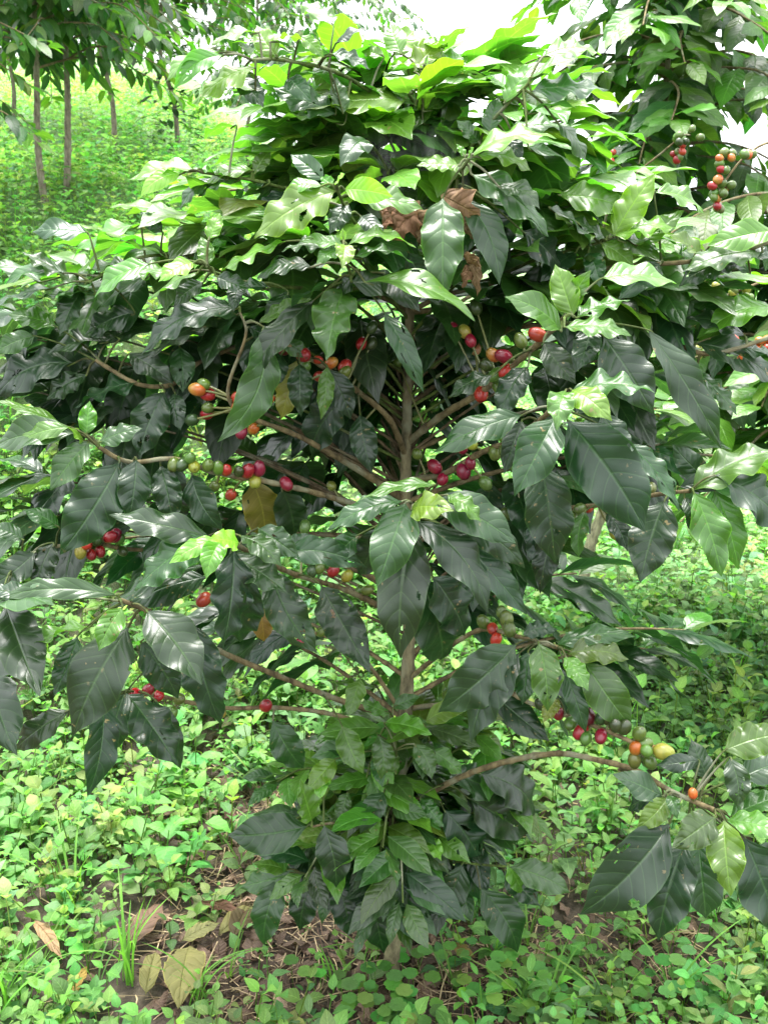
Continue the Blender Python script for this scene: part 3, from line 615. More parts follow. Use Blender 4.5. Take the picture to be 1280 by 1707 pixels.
# --- suckers round the foot of the trunk: small-leaved bushy shoots
base_c=at(655,1420,1.52)
for i in range(60):
    az=rng.uniform(0,2*math.pi); 
    z0=rng.uniform(.22,.50) if i<40 else rng.uniform(.20,.30); rad=rng.uniform(.12,.24)*(1 if z0<.4 else .75)*(1 if i<40 else .7)
    p0=np.array([np.interp(z0,tp[:,2],tp[:,q]) for q in range(3)])
    h=np.array([math.cos(az),math.sin(az),0])
    hh=rng.uniform(-.02,.10)
    pts=[p0,p0+h*rad*.35+UP*(.03+hh*.3),p0+h*rad*.75+UP*(.04+hh*.7),p0+h*rad+UP*hh]
    Bb=Batch(); pp=tube(Bb,pts,.003,.0014,GREENTWIG,6,.03,.1)
    Bl=Batch()
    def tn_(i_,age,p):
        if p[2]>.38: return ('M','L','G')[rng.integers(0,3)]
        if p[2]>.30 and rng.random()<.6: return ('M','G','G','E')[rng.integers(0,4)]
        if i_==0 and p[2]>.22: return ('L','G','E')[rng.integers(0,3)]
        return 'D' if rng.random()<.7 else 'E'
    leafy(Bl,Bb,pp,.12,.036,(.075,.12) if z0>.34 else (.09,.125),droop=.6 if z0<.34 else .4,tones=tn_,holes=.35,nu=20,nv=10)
    b=Bb.build('basal_shoot',M_BARK,tree,pts[0]); Bl.build('leaf_spray',M_LEAF,b,pts[-1])
make_branch(tree,[(660,1400,1.56),(600,1380,1.46),(560,1372,1.38),(520,1378,1.34)],.003,.002,[(512,1378,380,1392,68,'D',0,0,.8),(540,1375,560,1480,60,'D',.0,-.02,.8),(520,1370,500,1300,40,'M')],[])
def front_leaf_shoot(lv): make_branch(tree,[(664,1290,1.575),(662,1270,1.48),(660,1250,1.42)],.003,.0018,lv,[],col=GREENTWIG,label='leafy sucker shoot with small shiny leaves at the foot of the trunk')
front_leaf_shoot([(600,1130,580,1195,46,'M',-.02,-.04,.8),(570,1210,606,1290,56,'M',-.02,-.04,.8),(630,1225,635,1300,50,'G',-.01,-.03,.8),(640,1205,720,1225,40,'L',-.02,-.02,.5),(660,1290,640,1230,40,'M'),(690,1240,720,1300,44,'G',-.02,-.03,.7),
 (560,1265,512,1320,46,'L',-.03,-.04,.8),(540,1290,530,1335,22,'W',-.04,-.05,.8),(695,1400,688,1440,24,'Y',-.04,-.05,.8),(715,1400,735,1435,24,'W',-.04,-.05,.8),(700,1400,670,1490,46,'G',-.03,-.05,.8),(730,1395,785,1440,46,'L',-.03,-.05,.7),
 (700,1330,740,1380,44,'G',-.02,-.03),(640,1320,600,1390,50,'E',-.02,-.04,.8),(580,1320,560,1370,44,'G',-.02),(650,1440,640,1530,54,'D',-.01,-.03,.8),(590,1430,600,1530,56,'D',-.01,-.03,.8),(760,1420,800,1500,50,'E',0,-.02,.7),
 (720,1250,770,1290,40,'M',0,0,.6),(655,1180,700,1160,36,'G'),(650,1190,600,1170,36,'M')])
make_branch(tree,[(664,1420,1.575),(720,1430,1.50),(790,1440,1.46),(850,1445,1.42)],.003,.0018,[(850,1445,950,1488,44,'G',0,0,.7),(845,1440,870,1490,36,'L',0,0,.6),(800,1480,862,1588,62,'D',0,-.03,.85),(840,1450,900,1510,36,'D',.02),
 (770,1440,730,1530,60,'D',0,-.02,.8),(700,1450,680,1560,60,'D',0,-.02,.85),(740,1350,800,1440,70,'D',.02,0,.8),(780,1330,880,1390,60,'D',.04,.03,.7),(800,1290,890,1360,50,'E',.05,.04,.6),(750,1290,840,1330,50,'E',.04,.04,.6)],[],col=GREENTWIG)
make_branch(tree,[(660,1440,1.575),(600,1450,1.50),(540,1460,1.46),(500,1455,1.43)],.003,.0018,[(470,1460,440,1575,46,'E',0,-.03,.8),(500,1455,400,1480,44,'G',0,0,.6),(560,1470,580,1560,50,'D',0,-.02,.85),(520,1460,500,1550,50,'D',0,-.02,.8),(540,1450,505,1490,36,'M',-.01,-.02,.7),(480,1450,420,1440,30,'L',0,0,.5),(620,1470,640,1590,50,'D',-.01,-.03,.85)],[],col=GREENTWIG)

AP=np.array(ALLP)
for base,d in DEFER:
    dd=np.linalg.norm(AP-base,axis=1)+.03*np.abs(AP[:,1]-base[1]); c=AP[np.argmin(dd)]
    B=Batch(); tube(B,[c,(c+base)/2+UP*.005,base,base+d*.012],.0018,.001,(.05,.075,.02),6)
    B.build('petiole',M_BARK,tree,base)
# --- dead leaves and web caught in the crown
Bd=Batch()
for (bx,by,tx,ty,w) in [(632,350,700,372,50),(725,345,700,410,56),(735,325,800,360,60),(700,335,650,400,60),(690,350,730,420,50),(775,420,800,450,20),(785,440,770,480,24),(790,420,795,495,22),(760,350,790,400,34),(655,345,640,385,30)]:
    Yd=1.31
    leaf(Bd,at(bx,by,Yd),at(tx,ty,Yd-.02),w/FPX*1.45,nrm(CAMP-at(bx,by,Yd)),tone('B',.10),arch=.2,fold=.8,wave=.3,nu=14,nv=8,curl=.5,twist=1.2)
dl=Bd.build('dead_leaf_bunch',M_DRY,tree,at(700,350,1.31)); dl['label']='shrivelled brown leaves caught in the upper crown'
print('cherries',NCH)

# spider web: a torn sagging sheet of silk
def web_material():
    m,nt,N,L=newmat('spider_silk')
    tc=N.new('ShaderNodeTexCoord')
    mp=N.new('ShaderNodeMapping'); mp.inputs['Scale'].default_value=(3,1,.4); L.new(tc.outputs['Object'],mp.inputs[0])
    a=noise(N,L,60,5,.7,mp.outputs[0]); b=noise(N,L,12,3,vec=tc.outputs['Object'])
    uv=N.new('ShaderNodeUVMap'); uv.uv_map='UVMap'; sx=N.new('ShaderNodeSeparateXYZ'); L.new(uv.outputs[0],sx.inputs[0])
    f=nmath(N,L,'MULTIPLY',nmath(N,L,'SUBTRACT',a,.35),1.3,clamp=True); f=nmath(N,L,'MULTIPLY',f,nmath(N,L,'MULTIPLY',nmath(N,L,'SUBTRACT',b,.25),2,clamp=True))
    ed=nmath(N,L,'MULTIPLY',nmath(N,L,'MULTIPLY',sx.outputs[0],nmath(N,L,'SUBTRACT',1,sx.outputs[0])),4,clamp=True)
    ed2=nmath(N,L,'MULTIPLY',nmath(N,L,'MULTIPLY',sx.outputs[1],nmath(N,L,'SUBTRACT',1,sx.outputs[1])),4,clamp=True)
    f=nmath(N,L,'MULTIPLY',nmath(N,L,'MULTIPLY',f,nmath(N,L,'MULTIPLY',ed,ed2)),.9,clamp=True)
    D=N.new('ShaderNodeBsdfDiffuse'); D.inputs[0].default_value=(.7,.7,.68,1)
    T=N.new('ShaderNodeBsdfTransparent'); M=N.new('ShaderNodeMixShader'); L.new(f,M.inputs[0]); L.new(T.outputs[0],M.inputs[1]); L.new(D.outputs[0],M.inputs[2])
    O=N.new('ShaderNodeOutputMaterial'); L.new(M.outputs[0],O.inputs[0]); return m
M_WEB=web_material()
Bw=Batch(); q00,q10,q11,q01=at(600,215,1.42),at(760,205,1.40),at(800,360,1.30),at(610,370,1.31)
s=np.linspace(0,1,21)[:,None,None]; t=np.linspace(0,1,21)[None,:,None]
P=(q00*(1-s)*(1-t)+q10*s*(1-t)+q11*s*t+q01*(1-s)*t)+np.array([0,.06,-.01])*(np.sin(np.pi*s)*np.sin(np.pi*t))+np.array([0,.012,0])*np.sin(s*17)*np.sin(t*6)
idx=np.arange(441).reshape(21,21); F=np.stack([idx[:-1,:-1],idx[1:,:-1],idx[1:,1:],idx[:-1,1:]],-1).reshape(-1,4)
uvw=np.stack([(s+0*t)[...,0],(t+0*s)[...,0]],-1).reshape(-1,2)
Bw.add(P.reshape(-1,3),F,uvw,(.8,.8,.8))
w=Bw.build('spider_web',M_WEB,None,q11); tag(w,'pale sheet of spider silk stretched between leaves in the upper crown','spider web')

# ================================================================== OTHER COFFEE TREES
def other_tree(x,y,height,radius,zlow,label,nb,Lr,nu=7,nv=4,droop=.5,tset=None,lean=0.,berries=0,bark=BARK,tr=.022,fillz=None,seed=1,rise=.45,skip=None,spacing=.055):
    global rng
    rng=np.random.default_rng(seed)
    z0=float(H(x,y)); e=empty('coffee_tree',(x,y,z0)); tag(e,label,'coffee tree','coffee trees of the plantation')
    wob=rng.normal(0,.05,6)*height/2
    pts=[np.array([x,y,z0-.05]),np.array([x+wob[0]*.7,y,z0+height*.12]),np.array([x+lean*.2+wob[1],y,z0+height*.3]),np.array([x+lean*.6+wob[2],y+.02,z0+height*.65]),np.array([x+lean,y,z0+height])]
    B=Batch(); tp2=tube(B,pts,tr,.005,bark,9,.08,.0); B.build('trunk',M_BARK,e,pts[0])
    Bb=Batch(); Bl=Batch(); tips=[]
    def tn(i,age,p):
        t=(p[2]-z0)/height; r=rng.random()
        if tset: return tset(i,t,r)
        if i<=1: return 'L' if r<.5 else 'M'
        return 'G' if r<.4 else ('E' if r<.7 else 'D')
    for i in range(nb):
        f=(i+.5)/nb; zz=z0+zlow+(height-zlow)*f
        p0=np.array([np.interp(zz,tp2[:,2],tp2[:,q]) for q in range(3)])
        az=i*2.4+rng.normal(0,.3); h=np.array([math.cos(az),math.sin(az),0])
        ln=radius*(.35+.65*math.sin(math.pi*min(1,(.12+.88*(1-f))**.8)))*rng.uniform(.8,1.15) if f>.25 else radius*rng.uniform(.75,1.05)
        ps=[p0+h*ln*t+UP*(rise*t-(rise+.15)*t*t)*ln+rng.normal(0,.01,3)*t for t in np.linspace(0,1,5)]
        pp=tube(Bb,ps,.006,.002,TWIG,5); tips.append(pp)
        if skip and skip(az,f): continue
        leafy(Bl,Bb,pp,.08,spacing,Lr,droop=droop,tones=tn,nu=nu,nv=nv,holes=0)
    Bb.build('branch',M_BARK,e,pts[1]); e2=Bl.build('crown',M_LEAFFAR,e,pts[-1])
    return e,tips
# right neighbour behind the main tree
def ts_r(i,t,r):
    if i<=1 and t>.6: return 'L'
    if i<=2: return 'M' if r<.3 else 'L'
    return 'G' if r<.25 else ('M' if r<.85 else 'E')
p=at(935,1005,3.2)
nt1,tips1=other_tree(float(p[0])+.08,3.2,2.2,.52,.95,'tall coffee tree with hanging pale leaves behind the right of the main crown',72,(.12,.165),nu=10,nv=5,tset=ts_r,seed=11,bark=(.3,.29,.2),droop=.6,lean=.14)
p=at(1310,1000,2.7)
nt2,tips2=other_tree(float(p[0]),2.7,1.42,.72,.72,'coffee tree at the right edge with clusters of orange and green cherries',56,(.12,.16),nu=10,nv=5,tset=ts_r,seed=12,droop=.5)
def cluster(parent,px,py,Y,n,cols,r=.008,spread=.02,along=(.0,0,0)):
    c=at(px,py,Y)
    for i in range(n):
        t=(i/max(1,n-1)-.5)
        q=c+np.array(along)*t+rng.normal(0,1,3)*spread*np.array([.6,.5,.6])
        B=Batch(); cc=cols[i%len(cols)]; t1,t2=CHERRY[cc]
        blob(B,q,r*rng.uniform(.85,1.1),rng.normal(0,1,3),1.15,np.array(t1)*.6*np.exp(rng.normal(0,.1,3)),nu=7,nv=8,tint2=np.array(t2)*.6)
        B.build('coffee_cherry',M_BERRY,parent,q)
def fruiting(parent,P,cl):
    "a fruiting twig with its clusters"
    pts=[at(*q) for q in P]; B=Batch(); tube(B,pts,.005,.002,TWIG,6); B.build('fruiting_twig',M_BARK,parent,pts[0])
    for a in cl: cluster(parent,*a)
fruiting(nt2,[(1360,640,2.7),(1320,590,2.1),(1270,578,1.81),(1180,590,1.9),(1150,600,1.97)],[(1256,580,1.80,20,'ooyno',.009,.016,(.09,0,0)),(1170,592,1.97,6,'gy',.008,.014)])
fruiting(nt2,[(1360,520,2.7),(1300,470,2.1),(1230,485,1.99),(1160,515,1.97)],[(1215,486,1.98,14,'gggy',.009,.016,(.1,0,-.02))])
fruiting(nt2,[(1360,300,2.7),(1300,240,2.15),(1240,262,2.06),(1190,330,2.05)],[(1225,262,2.05,7,'ggo',.009,.012,(.06,0,.02)),(1192,300,2.05,7,'ogr',.009,.014,(.0,0,.08)),(1200,330,2.05,10,'grg',.009,.016,(0,0,.05))])
fruiting(nt1,[(990,560,3.2),(1010,360,2.7),(1120,240,2.55),(1150,225,2.5)],[(1150,225,2.5,8,'ggd',.009,.016,(.06,0,0)),(1130,250,2.52,6,'rng',.009,.02),(1005,270,2.7,6,'ngr',.009,.03)])
fruiting(nt1,[(960,860,3.2),(1000,740,2.9),(1060,690,2.7),(1130,675,2.6)],[(1105,685,2.65,12,'gggy',.009,.018,(.12,0,.02)),(1072,695,2.66,3,'rn',.009,.014)])
# trees on the slope to the left
def ts_l(i,t,r):
    if i<=1: return 'L' if r<.5 else 'M'
    return 'M' if r<.35 else ('G' if r<.75 else 'E')
specs=[(75,308,5.0,.0,2.3,.7,.62,'slim coffee tree on the left slope with dark drooping leaves near the photo edge',31,47),
       (108,315,5.15,.1,2.4,.7,.62,'coffee tree with a pale forked stem just right of the slope\'s leftmost stem',32,42),
       (190,262,6.6,0,2.6,.8,.62,'coffee tree behind the two front stems on the left slope',33,50),
       (297,262,7.2,.05,2.8,.85,.75,'thick-stemmed coffee tree with a dark shoot-covered foot on the left slope',34,56),
       (420,210,9.5,0,2.9,1.1,.55,'hazy coffee tree at the upper end of the slope beside the main crown',35,47),
       (540,170,11.5,0,3.0,1.2,.5,'farthest coffee tree of the slope seen above the main crown',36,44),
       (20,215,8.0,0,2.9,1.2,.5,'coffee tree high on the left slope half cut by the photo edge',37,47),
       (-190,335,4.1,0,2.6,.6,.7,'nearest coffee tree of the left slope with leaves hanging in from the edge',38,47)]
for (px,py,Y,ln,hg,rad,zl,lab,sd,nb) in specs:
    q=at(px,py,Y); x=float(q[0])
    e,tp_=other_tree(x,Y,hg,rad,zl,lab,int(nb*1.5),(.09,.13),nu=5,nv=2,tset=ts_l,seed=sd,lean=ln,droop=.95,bark=(.17,.155,.12),tr=.018,rise=.5,spacing=.065)
    if sd==34:
        B=Batch()
        for i in range(110):
            a=rng.uniform(0,6.28); z=rng.uniform(.03,.75); r=rng.uniform(.02,.2)
            c=np.array([x-.06+r*math.cos(a),Y+r*math.sin(a),float(H(x,Y))+z])
            d=nrm(np.array([math.cos(a),math.sin(a),rng.uniform(-.8,.3)])); leaf(B,c,c+d*.11,.045,UP,tone('D' if rng.random()<.6 else 'G'),nu=5,nv=2)
        o=B.build('basal_shoot',M_LEAFFAR,e,(x,Y,float(H(x,Y))))
# some bare stems branching
rng=np.random.default_rng(99)

# ================================================================== GROUND COVER
def herb_template(n_pairs,leafL,h,shape=WH,nu=5,nv=4,fr=.5,toneset=None):
    B=Batch(); 
    lean=rng.normal(0,.12,2)
    for k in range(n_pairs):
        z=h*(k+1)/n_pairs; a0=k*math.pi/2+rng.normal(0,.2)
        p=np.array([lean[0]*z,lean[1]*z,z])
        last=k==n_pairs-1
        for sg in (0,1):
            a=a0+sg*math.pi+rng.normal(0,.15); el=rng.normal(.15,.25) if not last else rng.normal(.45,.2)
            d=np.array([math.cos(a)*math.cos(el),math.sin(a)*math.cos(el),math.sin(el)])
            L=leafL*rng.uniform(.7,1.1)*(.7 if last else 1)
            leaf(B,p+d*.006,p+d*L,L*rng.uniform(.5,.68),UP+rng.normal(0,.15,3),(1.25,1.2,1.1) if last else (1,1,1),arch=rng.uniform(.05,.15),fold=rng.uniform(.1,.4),wave=.04,nu=nu,nv=nv,shape=shape)
    # stem
    tube(B,[np.zeros(3),np.array([lean[0]*h,lean[1]*h,h])],.0013,.0008,(.9,.8,.5),4)
    return np.concatenate(B.v),np.concatenate(B.f),np.concatenate(B.uv),np.concatenate(B.c)
def scatter(B,temps,X,Y,Zo,S,tints):
    n=len(X)
    which=rng.integers(0,len(temps),n); ang=rng.uniform(0,6.28,n)
    tx=rng.normal(0,.12,n); ty=rng.normal(0,.12,n)
    for w,(v,f,uv,c) in enumerate(temps):
        I=np.where(which==w)[0]
        if not len(I): continue
        ca,sa=np.cos(ang[I]),np.sin(ang[I])
        x=v[None,:,0]*ca[:,None]-v[None,:,1]*sa[:,None]; y=v[None,:,0]*sa[:,None]+v[None,:,1]*ca[:,None]; z=np.repeat(v[None,:,2],len(I),0)
        x=x+z*tx[I][:,None]; y=y+z*ty[I][:,None]
        P=np.stack([x,y,z],-1)*S[I][:,None,None]+np.stack([X[I],Y[I],Zo[I]],-1)[:,None,:]
        m=len(v)
        Fm=(f[None]+(np.arange(len(I))*m)[:,None,None]).reshape(-1,4)
        Cc=(c[None]*tints[I][:,None,:]).reshape(-1,3)
        B.add(P.reshape(-1,3),Fm,np.tile(uv,(len(I),1)),Cc)
def litter_mask(x,y):
    "1 where bare litter shows, 0 where herbs cover"
    def g(cx,cy,rx,ry,a=0): 
        dx=(x-cx)*math.cos(a)+(y-cy)*math.sin(a); dy=-(x-cx)*math.sin(a)+(y-cy)*math.cos(a)
        return np.exp(-((dx/rx)**2+(dy/ry)**2))
    m=g(-.16,1.62,.22,.20)+.8*g(-.22,1.95,.22,.35)+.9*g(.02,1.55,.22,.10)+.45*g(.42,1.62,.25,.14)+.5*g(.1,1.5,.3,.1)
    n=.5+.5*np.sin(7*x+1.3*np.sin(5*y))*np.sin(6.3*y+1.1*np.sin(4.2*x)+.5)
    return np.clip(m*1.15+.25*(n-.55),0,.97)
# single fallen leaves, each a thing
def ground_at(px,py):
    y=1.5
    for _ in range(40):
        lo=at(px,py,y); z=float(H(lo[0],y)); 
        y+= (lo[2]-z)*.9
    return at(px,py,y)
FL=[(318,1600,300,1720,74,'O','large yellow-green fallen leaf lying flat at the bottom edge',.3),
    (365,1578,432,1540,44,'O','folded olive fallen leaf above the large yellow-green one',.7),
    (305,1590,370,1572,30,'O','narrow pale yellow fallen leaf touching the tip of the large one',.3),
    (215,1600,275,1530,64,'B','pinkish brown dried fallen leaf left of the olive leaves',.4),
    (245,1680,262,1610,46,'B','curled dark brown fallen leaf between grass and the large yellow leaf',.9),
    (60,1560,110,1640,26,'B','shrivelled tan fallen leaf hanging on the herbs at lower left',1.0),
    (110,1690,150,1640,34,'O','yellowing upright fallen leaf at the lower left edge',.6),
    (330,1345,350,1360,34,'B','red-brown fallen leaf under the herbs left of the suckers',.4),
    (380,1370,392,1400,30,'B','crinkled purple-brown fallen leaf beside the pointed dark leaf',.9),
    (750,1600,790,1625,44,'O','olive dead leaf under the lowest leaves of the suckers',.6),
    (330,1520,420,1560,24,'B','long rolled brown fallen leaf on straw',1.0),
    (390,1590,420,1530,44,'B','dark brown fallen leaf leaning on its neighbour on the soil',.8)]

FLP=[(ground_at(a[0],a[1]),ground_at(a[2],a[3])) for a in FL]
def clear(x,y,r=.035):
    k=np.ones(len(x),bool)
    for p,q in FLP[:6]:
        for t in (0,.25,.5,.75,1):
            c=p*(1-t)+q*t; k&=((x-c[0])**2+((y-c[1]+.03)/1.5)**2)>r*r
    return k
def sample(n,ymin,ymax,dens=None,near=True):
    "points in the wedge the place opens to, wider than the view"
    y=rng.uniform(ymin,ymax,n*3); x=rng.uniform(-1,1,n*3)*(.55*y+.35)
    w=(.55*y+.35); keep=rng.random(n*3)<w/w.max(); x,y=x[keep][:n],y[keep][:n]
    return x,y
temps=[herb_template(rng.integers(2,4),rng.uniform(.034,.056),rng.uniform(.04,.12),nu=6,nv=4) for _ in range(14)]+[herb_template(rng.integers(3,6),rng.uniform(.018,.028),rng.uniform(.05,.10),nu=4,nv=2) for _ in range(7)]+[herb_template(3,.055,.1,nu=6,nv=4,shape=[.05,.1,.3,.5,.62,.66,.6,.5,.35,.2,.12,.06,0]) for _ in range(4)]
temps_far=[herb_template(3,.06,rng.uniform(.10,.16),nu=4,nv=2) for _ in range(8)]
def htints(n,x,y,young=.2):
    base=np.array([.105,.225,.058]); t=np.exp(rng.normal(0,.2,(n,3))*np.array([1,.6,1]))*base
    r=rng.random(n); t[r<.22]*=np.array([.55,.62,.6]); t[r>1-young]*=np.array([1.22,1.2,1.1])
    return t
B=Batch()
x,y=sample(8200,1.0,3.4); m=litter_mask(x,y); k=(rng.random(len(x))>m**.9*.93)&clear(x,y); x,y=x[k],y[k]
scatter(B,temps,x,y,H(x,y)-.004,np.clip(np.exp(rng.normal(0,.33,len(x))),.4,np.where(y<1.8,1.15,1.7)),htints(len(x),x,y))
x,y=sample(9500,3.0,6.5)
scatter(B,temps_far,x,y,H(x,y)-.01,rng.uniform(.5,1.1,len(x)),htints(len(x),x,y)*np.array([1.7,1.55,2.1]))  # tint brightened and paled: lifts the shade and paints in distance haze
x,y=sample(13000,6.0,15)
scatter(B,temps_far,x,y,H(x,y)-.02,rng.uniform(.7,1.3,len(x)),htints(len(x),x,y)*np.array([1.7,1.5,2.2]))  # farther herbs get the same painted-in brightness and haze
# slope brush, taller and looser
temps_brush=[herb_template(5,.06,rng.uniform(.20,.30),nu=4,nv=2) for _ in range(6)]
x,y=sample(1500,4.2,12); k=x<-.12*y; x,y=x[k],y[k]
scatter(B,temps_brush,x,y,H(x,y)-.02,rng.uniform(.5,1.2,len(x)),htints(len(x),x,y,.4)*np.array([1.8,1.55,2.0]))  # brush tint brightened to offset the shade on the slope
o=B.build('ground_cover',M_HERB); tag(o,'low leafy green herbs carpeting the ground under the coffee trees','ground cover',kind='stuff')

def gtemp():
    B=Batch()
    for i in range(4):
        a=rng.uniform(0,6.28); Lg=rng.uniform(.08,.2); o_=rng.uniform(.3,.9)
        leaf(B,np.zeros(3),np.array([math.cos(a)*Lg*o_,math.sin(a)*Lg*o_,Lg*(1-.6*o_)]),.004,UP-np.array([math.cos(a),math.sin(a),0])*.5,(1,1,1),arch=.22*o_,fold=.4,wave=0,nu=7,nv=2,shape=[.6,.8,.9,1,1,1,.9,.75,.6,.4,.25,.12,0])
    return np.concatenate(B.v),np.concatenate(B.f),np.concatenate(B.uv),np.concatenate(B.c)
gts=[gtemp() for _ in range(8)]
B=Batch(); x,y=sample(900,1.0,5.0); 
scatter(B,gts,x,y,H(x,y),rng.uniform(.6,1.3,len(x)),htints(len(x),x,y)*np.array([1.15,1.05,.8]))
o=B.build('grass',M_HERB); tag(o,'thin grass blades scattered among the low herbs',None,kind='stuff'); o['category']='grass'
# clover
def clover():
    B=Batch(); h=rng.uniform(.03,.06)
    for j in range(3):
        a=j*2.094+rng.normal(0,.1); c=np.array([0,0,h])
        for sg in (-1,1):
            a2=a+sg*.36; d=np.array([math.cos(a2),math.sin(a2),.12])
            leaf(B,c,c+d*.014,.0135,UP,(1,1,1),arch=0,fold=.1,wave=0,nu=8,nv=4,shape=[.1,.2,.5,.8,.95,1,1,1,.95,.85,.7,.5,.2])
    tube(B,[np.zeros(3),np.array([0,0,h])],.0007,.0006,(.9,.8,.5),4)
    return np.concatenate(B.v),np.concatenate(B.f),np.concatenate(B.uv),np.concatenate(B.c)
ct=[clover() for _ in range(6)]
B=Batch(); n=230
q=[at(930,1640,1.5),at(880,1600,1.5),at(980,1660,1.5),at(600,1560,1.5),at(20,1560,1.6),at(1180,1640,1.5)]
ctr=np.array([[.27,1.50],[.20,1.56],[.33,1.47],[-.05,1.50],[-.62,1.6],[.5,1.5],[.05,1.45]]); ci=rng.integers(0,len(ctr),n)
x=ctr[ci,0]+rng.normal(0,.07,n); y=ctr[ci,1]+rng.normal(0,.045,n)
scatter(B,ct,x,y,H(x,y),rng.uniform(.8,1.2,n),htints(n,x,y)*np.array([.9,1.1,.8]))
o=B.build('clover',M_HERB); tag(o,'small three-lobed clover leaves in the litter before the trunk','clover',kind='stuff')

# litter: straw, twigs, crumbled leaves
B=Batch()
n=2600
x=rng.uniform(-.75,.8,n*3); y=rng.uniform(1.15,2.5,n*3); k=rng.random(n*3)<litter_mask(x,y)*.9+.07; x,y=x[k][:n],y[k][:n]
for xx,yy in zip(x,y):
    a=rng.uniform(0,6.28); L=rng.uniform(.015,.11); z=float(H(xx,yy))+rng.uniform(.004,.022)
    d=np.array([math.cos(a),math.sin(a),rng.normal(0,.12)])*L
    p=np.array([xx,yy,z]); r=rng.uniform(.0006,.0018)
    col=np.array([.42,.32,.19])*rng.uniform(.35,1.25) if rng.random()<.7 else np.array([.13,.08,.05])*rng.uniform(.6,1.4)
    tube(B,[p-d/2,p+rng.normal(0,.003,3)*np.array([1,1,.4]),p+d/2],r,r*.7,col,4)
o=B.build('straw_litter',M_STRAW); tag(o,'dry straw and twig bits strewn on the bare soil','straw',kind='stuff')
B=Batch(); n=1100
x=rng.uniform(-.75,.8,n*3); y=rng.uniform(1.15,2.5,n*3); k=rng.random(n*3)<litter_mask(x,y)*.95+.04; x,y=x[k][:n],y[k][:n]
for xx,yy in zip(x,y):
    a=rng.uniform(0,6.28); L=rng.uniform(.02,.07); z=float(H(xx,yy))+rng.uniform(.004,.014)
    p=np.array([xx,yy,z]); d=np.array([math.cos(a),math.sin(a),rng.normal(0,.15)])*L
    col=np.array([.13,.09,.07])*np.exp(rng.normal(0,.45)) ; 
    leaf(B,p,p+d,L*rng.uniform(.35,.6),UP+rng.normal(0,.3,3),col,arch=rng.uniform(-.1,.25),fold=rng.uniform(-.3,.8),wave=.25,nu=6,nv=4,curl=rng.uniform(0,.5),twist=rng.normal(0,.8))
o=B.build('leaf_litter',M_DRY); tag(o,'crumbled brown dead leaves lying on the bare soil','leaf litter',kind='stuff')

for (bx,by,tx,ty,w,tn,lab,fo) in FL:
    b=ground_at(bx,by); t=ground_at(tx,ty); lift=.014+.012*rng.random(); b[2]+=lift+.01; t[2]+=lift+rng.uniform(.01,.03)
    B=Batch(); c=tone('o' if tn=='O' else tn,.15)
    if 'pinkish' in lab: c=np.array([.22,.14,.10])
    if 'tan' in lab: c=np.array([.42,.28,.16])
    if 'large yellow' in lab: c=np.array([.30,.29,.11])
    if 'pale yellow' in lab: c=np.array([.34,.34,.14])
    Ln=np.linalg.norm(t-b)
    c=c*.5
    leaf(B,b,t,min(Ln*.42,w*2.0/FPX),UP+.3*nrm(CAMP-b),c,arch=.08,fold=fo*.7,wave=.05+.08*fo,nu=22,nv=10,curl=.2*fo,twist=rng.normal(0,.5)*fo,holes=1)
    o=B.build('fallen_leaf',M_DRY,None,b); tag(o,lab,'fallen leaf','fallen leaves on the ground')

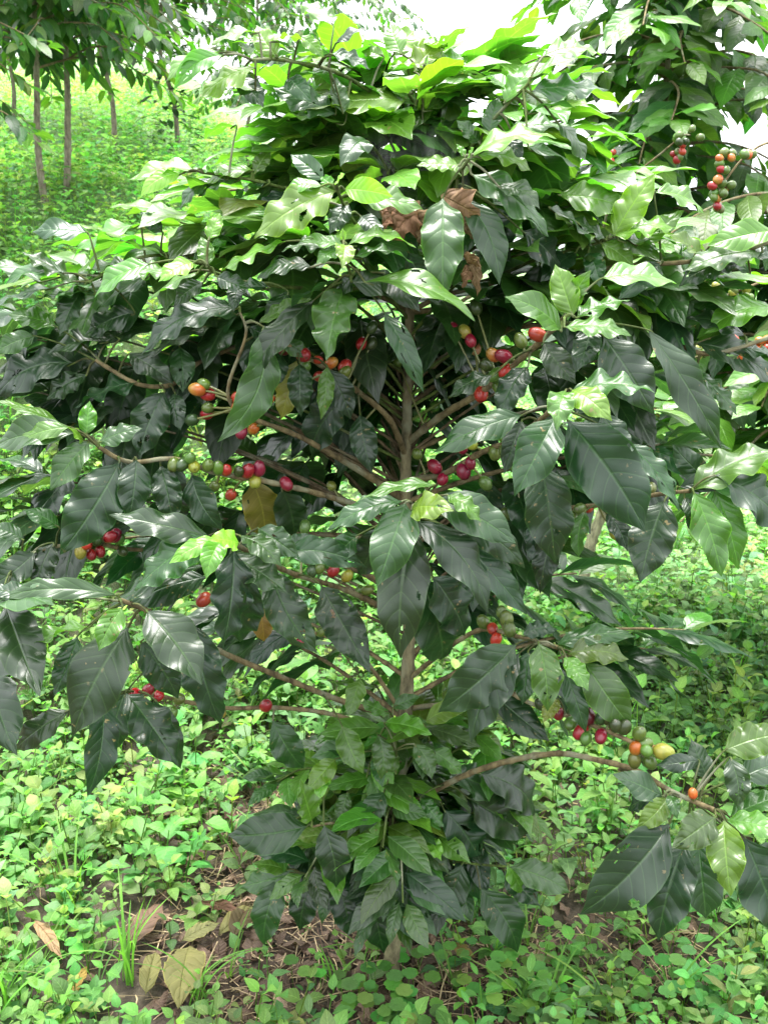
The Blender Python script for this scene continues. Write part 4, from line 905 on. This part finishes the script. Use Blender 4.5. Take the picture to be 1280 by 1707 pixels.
# grass tufts
GT=[(215,1640,'tallest green grass tuft at lower left',11,.20),(20,1690,'wide-bladed grass tuft in the lower left corner',10,.16),(120,1500,'thin arching grass tuft among herbs on the left',8,.20),
    (620,1600,'small grass tuft at the foot of the trunk',9,.10),(820,1600,'sparse grass tuft right of the trunk foot',7,.10),(330,1690,'grass blades rising beside the large fallen leaf',7,.16),
    (30,960,'long pale grass blades beyond the left branches',8,.28),(900,1690,'short grass tuft at the bottom right of the clover',9,.12),(560,1650,'short grass tuft in front of the trunk',8,.09)]
for (px,py,lab,nbl,hh) in GT:
    c=ground_at(px,py); B=Batch()
    for i in range(nbl):
        a=rng.uniform(0,6.28); L=hh*rng.uniform(.7,1.3); out=rng.uniform(.2,.9)
        base=c+np.array([rng.normal(0,.012),rng.normal(0,.012),0])
        tip=base+np.array([math.cos(a)*L*out,math.sin(a)*L*out,L*(1-.5*out)])
        leaf(B,base,tip,.0055,UP+np.array([math.cos(a),math.sin(a),0])*-.5,(.13,.30,.05),arch=.25*out,fold=.4,wave=0,nu=12,nv=2,shape=[.6,.8,.9,1,1,1,.9,.75,.6,.4,.25,.12,0])
    o=B.build('grass_tuft',M_HERB,None,c); tag(o,lab,'grass','grass tufts')

# ================================================================== LIGHT
SUN_EL,SUN_AZ=75,-8      # azimuth: degrees from +Y (away from the camera) towards +X
w=bpy.data.worlds.new('World'); scene.world=w; w.use_nodes=True
nt=w.node_tree; N=nt.nodes; L=nt.links; N.clear()
sky=N.new('ShaderNodeTexSky'); sky.sky_type='NISHITA'; sky.sun_disc=False; sky.sun_elevation=R(SUN_EL); sky.sun_rotation=R(SUN_AZ)
sky.air_density=1.0; sky.dust_density=6.0; sky.ozone_density=1
hs=N.new('ShaderNodeHueSaturation'); hs.inputs['Saturation'].default_value=.22; hs.inputs['Value'].default_value=1.0
L.new(sky.outputs[0],hs.inputs['Color'])
bg=N.new('ShaderNodeBackground'); bg.inputs[1].default_value=.15; tcw=N.new('ShaderNodeTexCoord'); sxw=N.new('ShaderNodeSeparateXYZ'); L.new(tcw.outputs['Generated'],sxw.inputs[0])
cl=ramp(N,L,sxw.outputs[2],[(0,(.42,.43,.44)),(.9,(1,1,1))])
L.new(mixc(N,L,.65,hs.outputs[0],mixc(N,L,1.0,cl,(9.5,9.7,9.9),'MULTIPLY')),bg.inputs[0])
wo=N.new('ShaderNodeOutputWorld'); L.new(bg.outputs[0],wo.inputs[0])
sd=bpy.data.lights.new('sun','SUN'); sd.energy=2.9; sd.angle=R(36); sd.color=(1,.97,.92)
so=bpy.data.objects.new('sun',sd); COL.objects.link(so)
dirv=Vector((math.sin(R(SUN_AZ))*math.cos(R(SUN_EL)),math.cos(R(SUN_AZ))*math.cos(R(SUN_EL)),math.sin(R(SUN_EL))))
so.rotation_euler=dirv.to_track_quat('Z','Y').to_euler()
vs=scene.view_settings; vs.view_transform='Standard'; vs.look='None'; vs.gamma=1; vs.use_curve_mapping=False; vs.exposure=2.2
scene.cycles.max_bounces=7; scene.cycles.diffuse_bounces=4; scene.cycles.glossy_bounces=2; scene.cycles.transmission_bounces=4; scene.cycles.transparent_max_bounces=6
scene.cycles.use_denoising=True
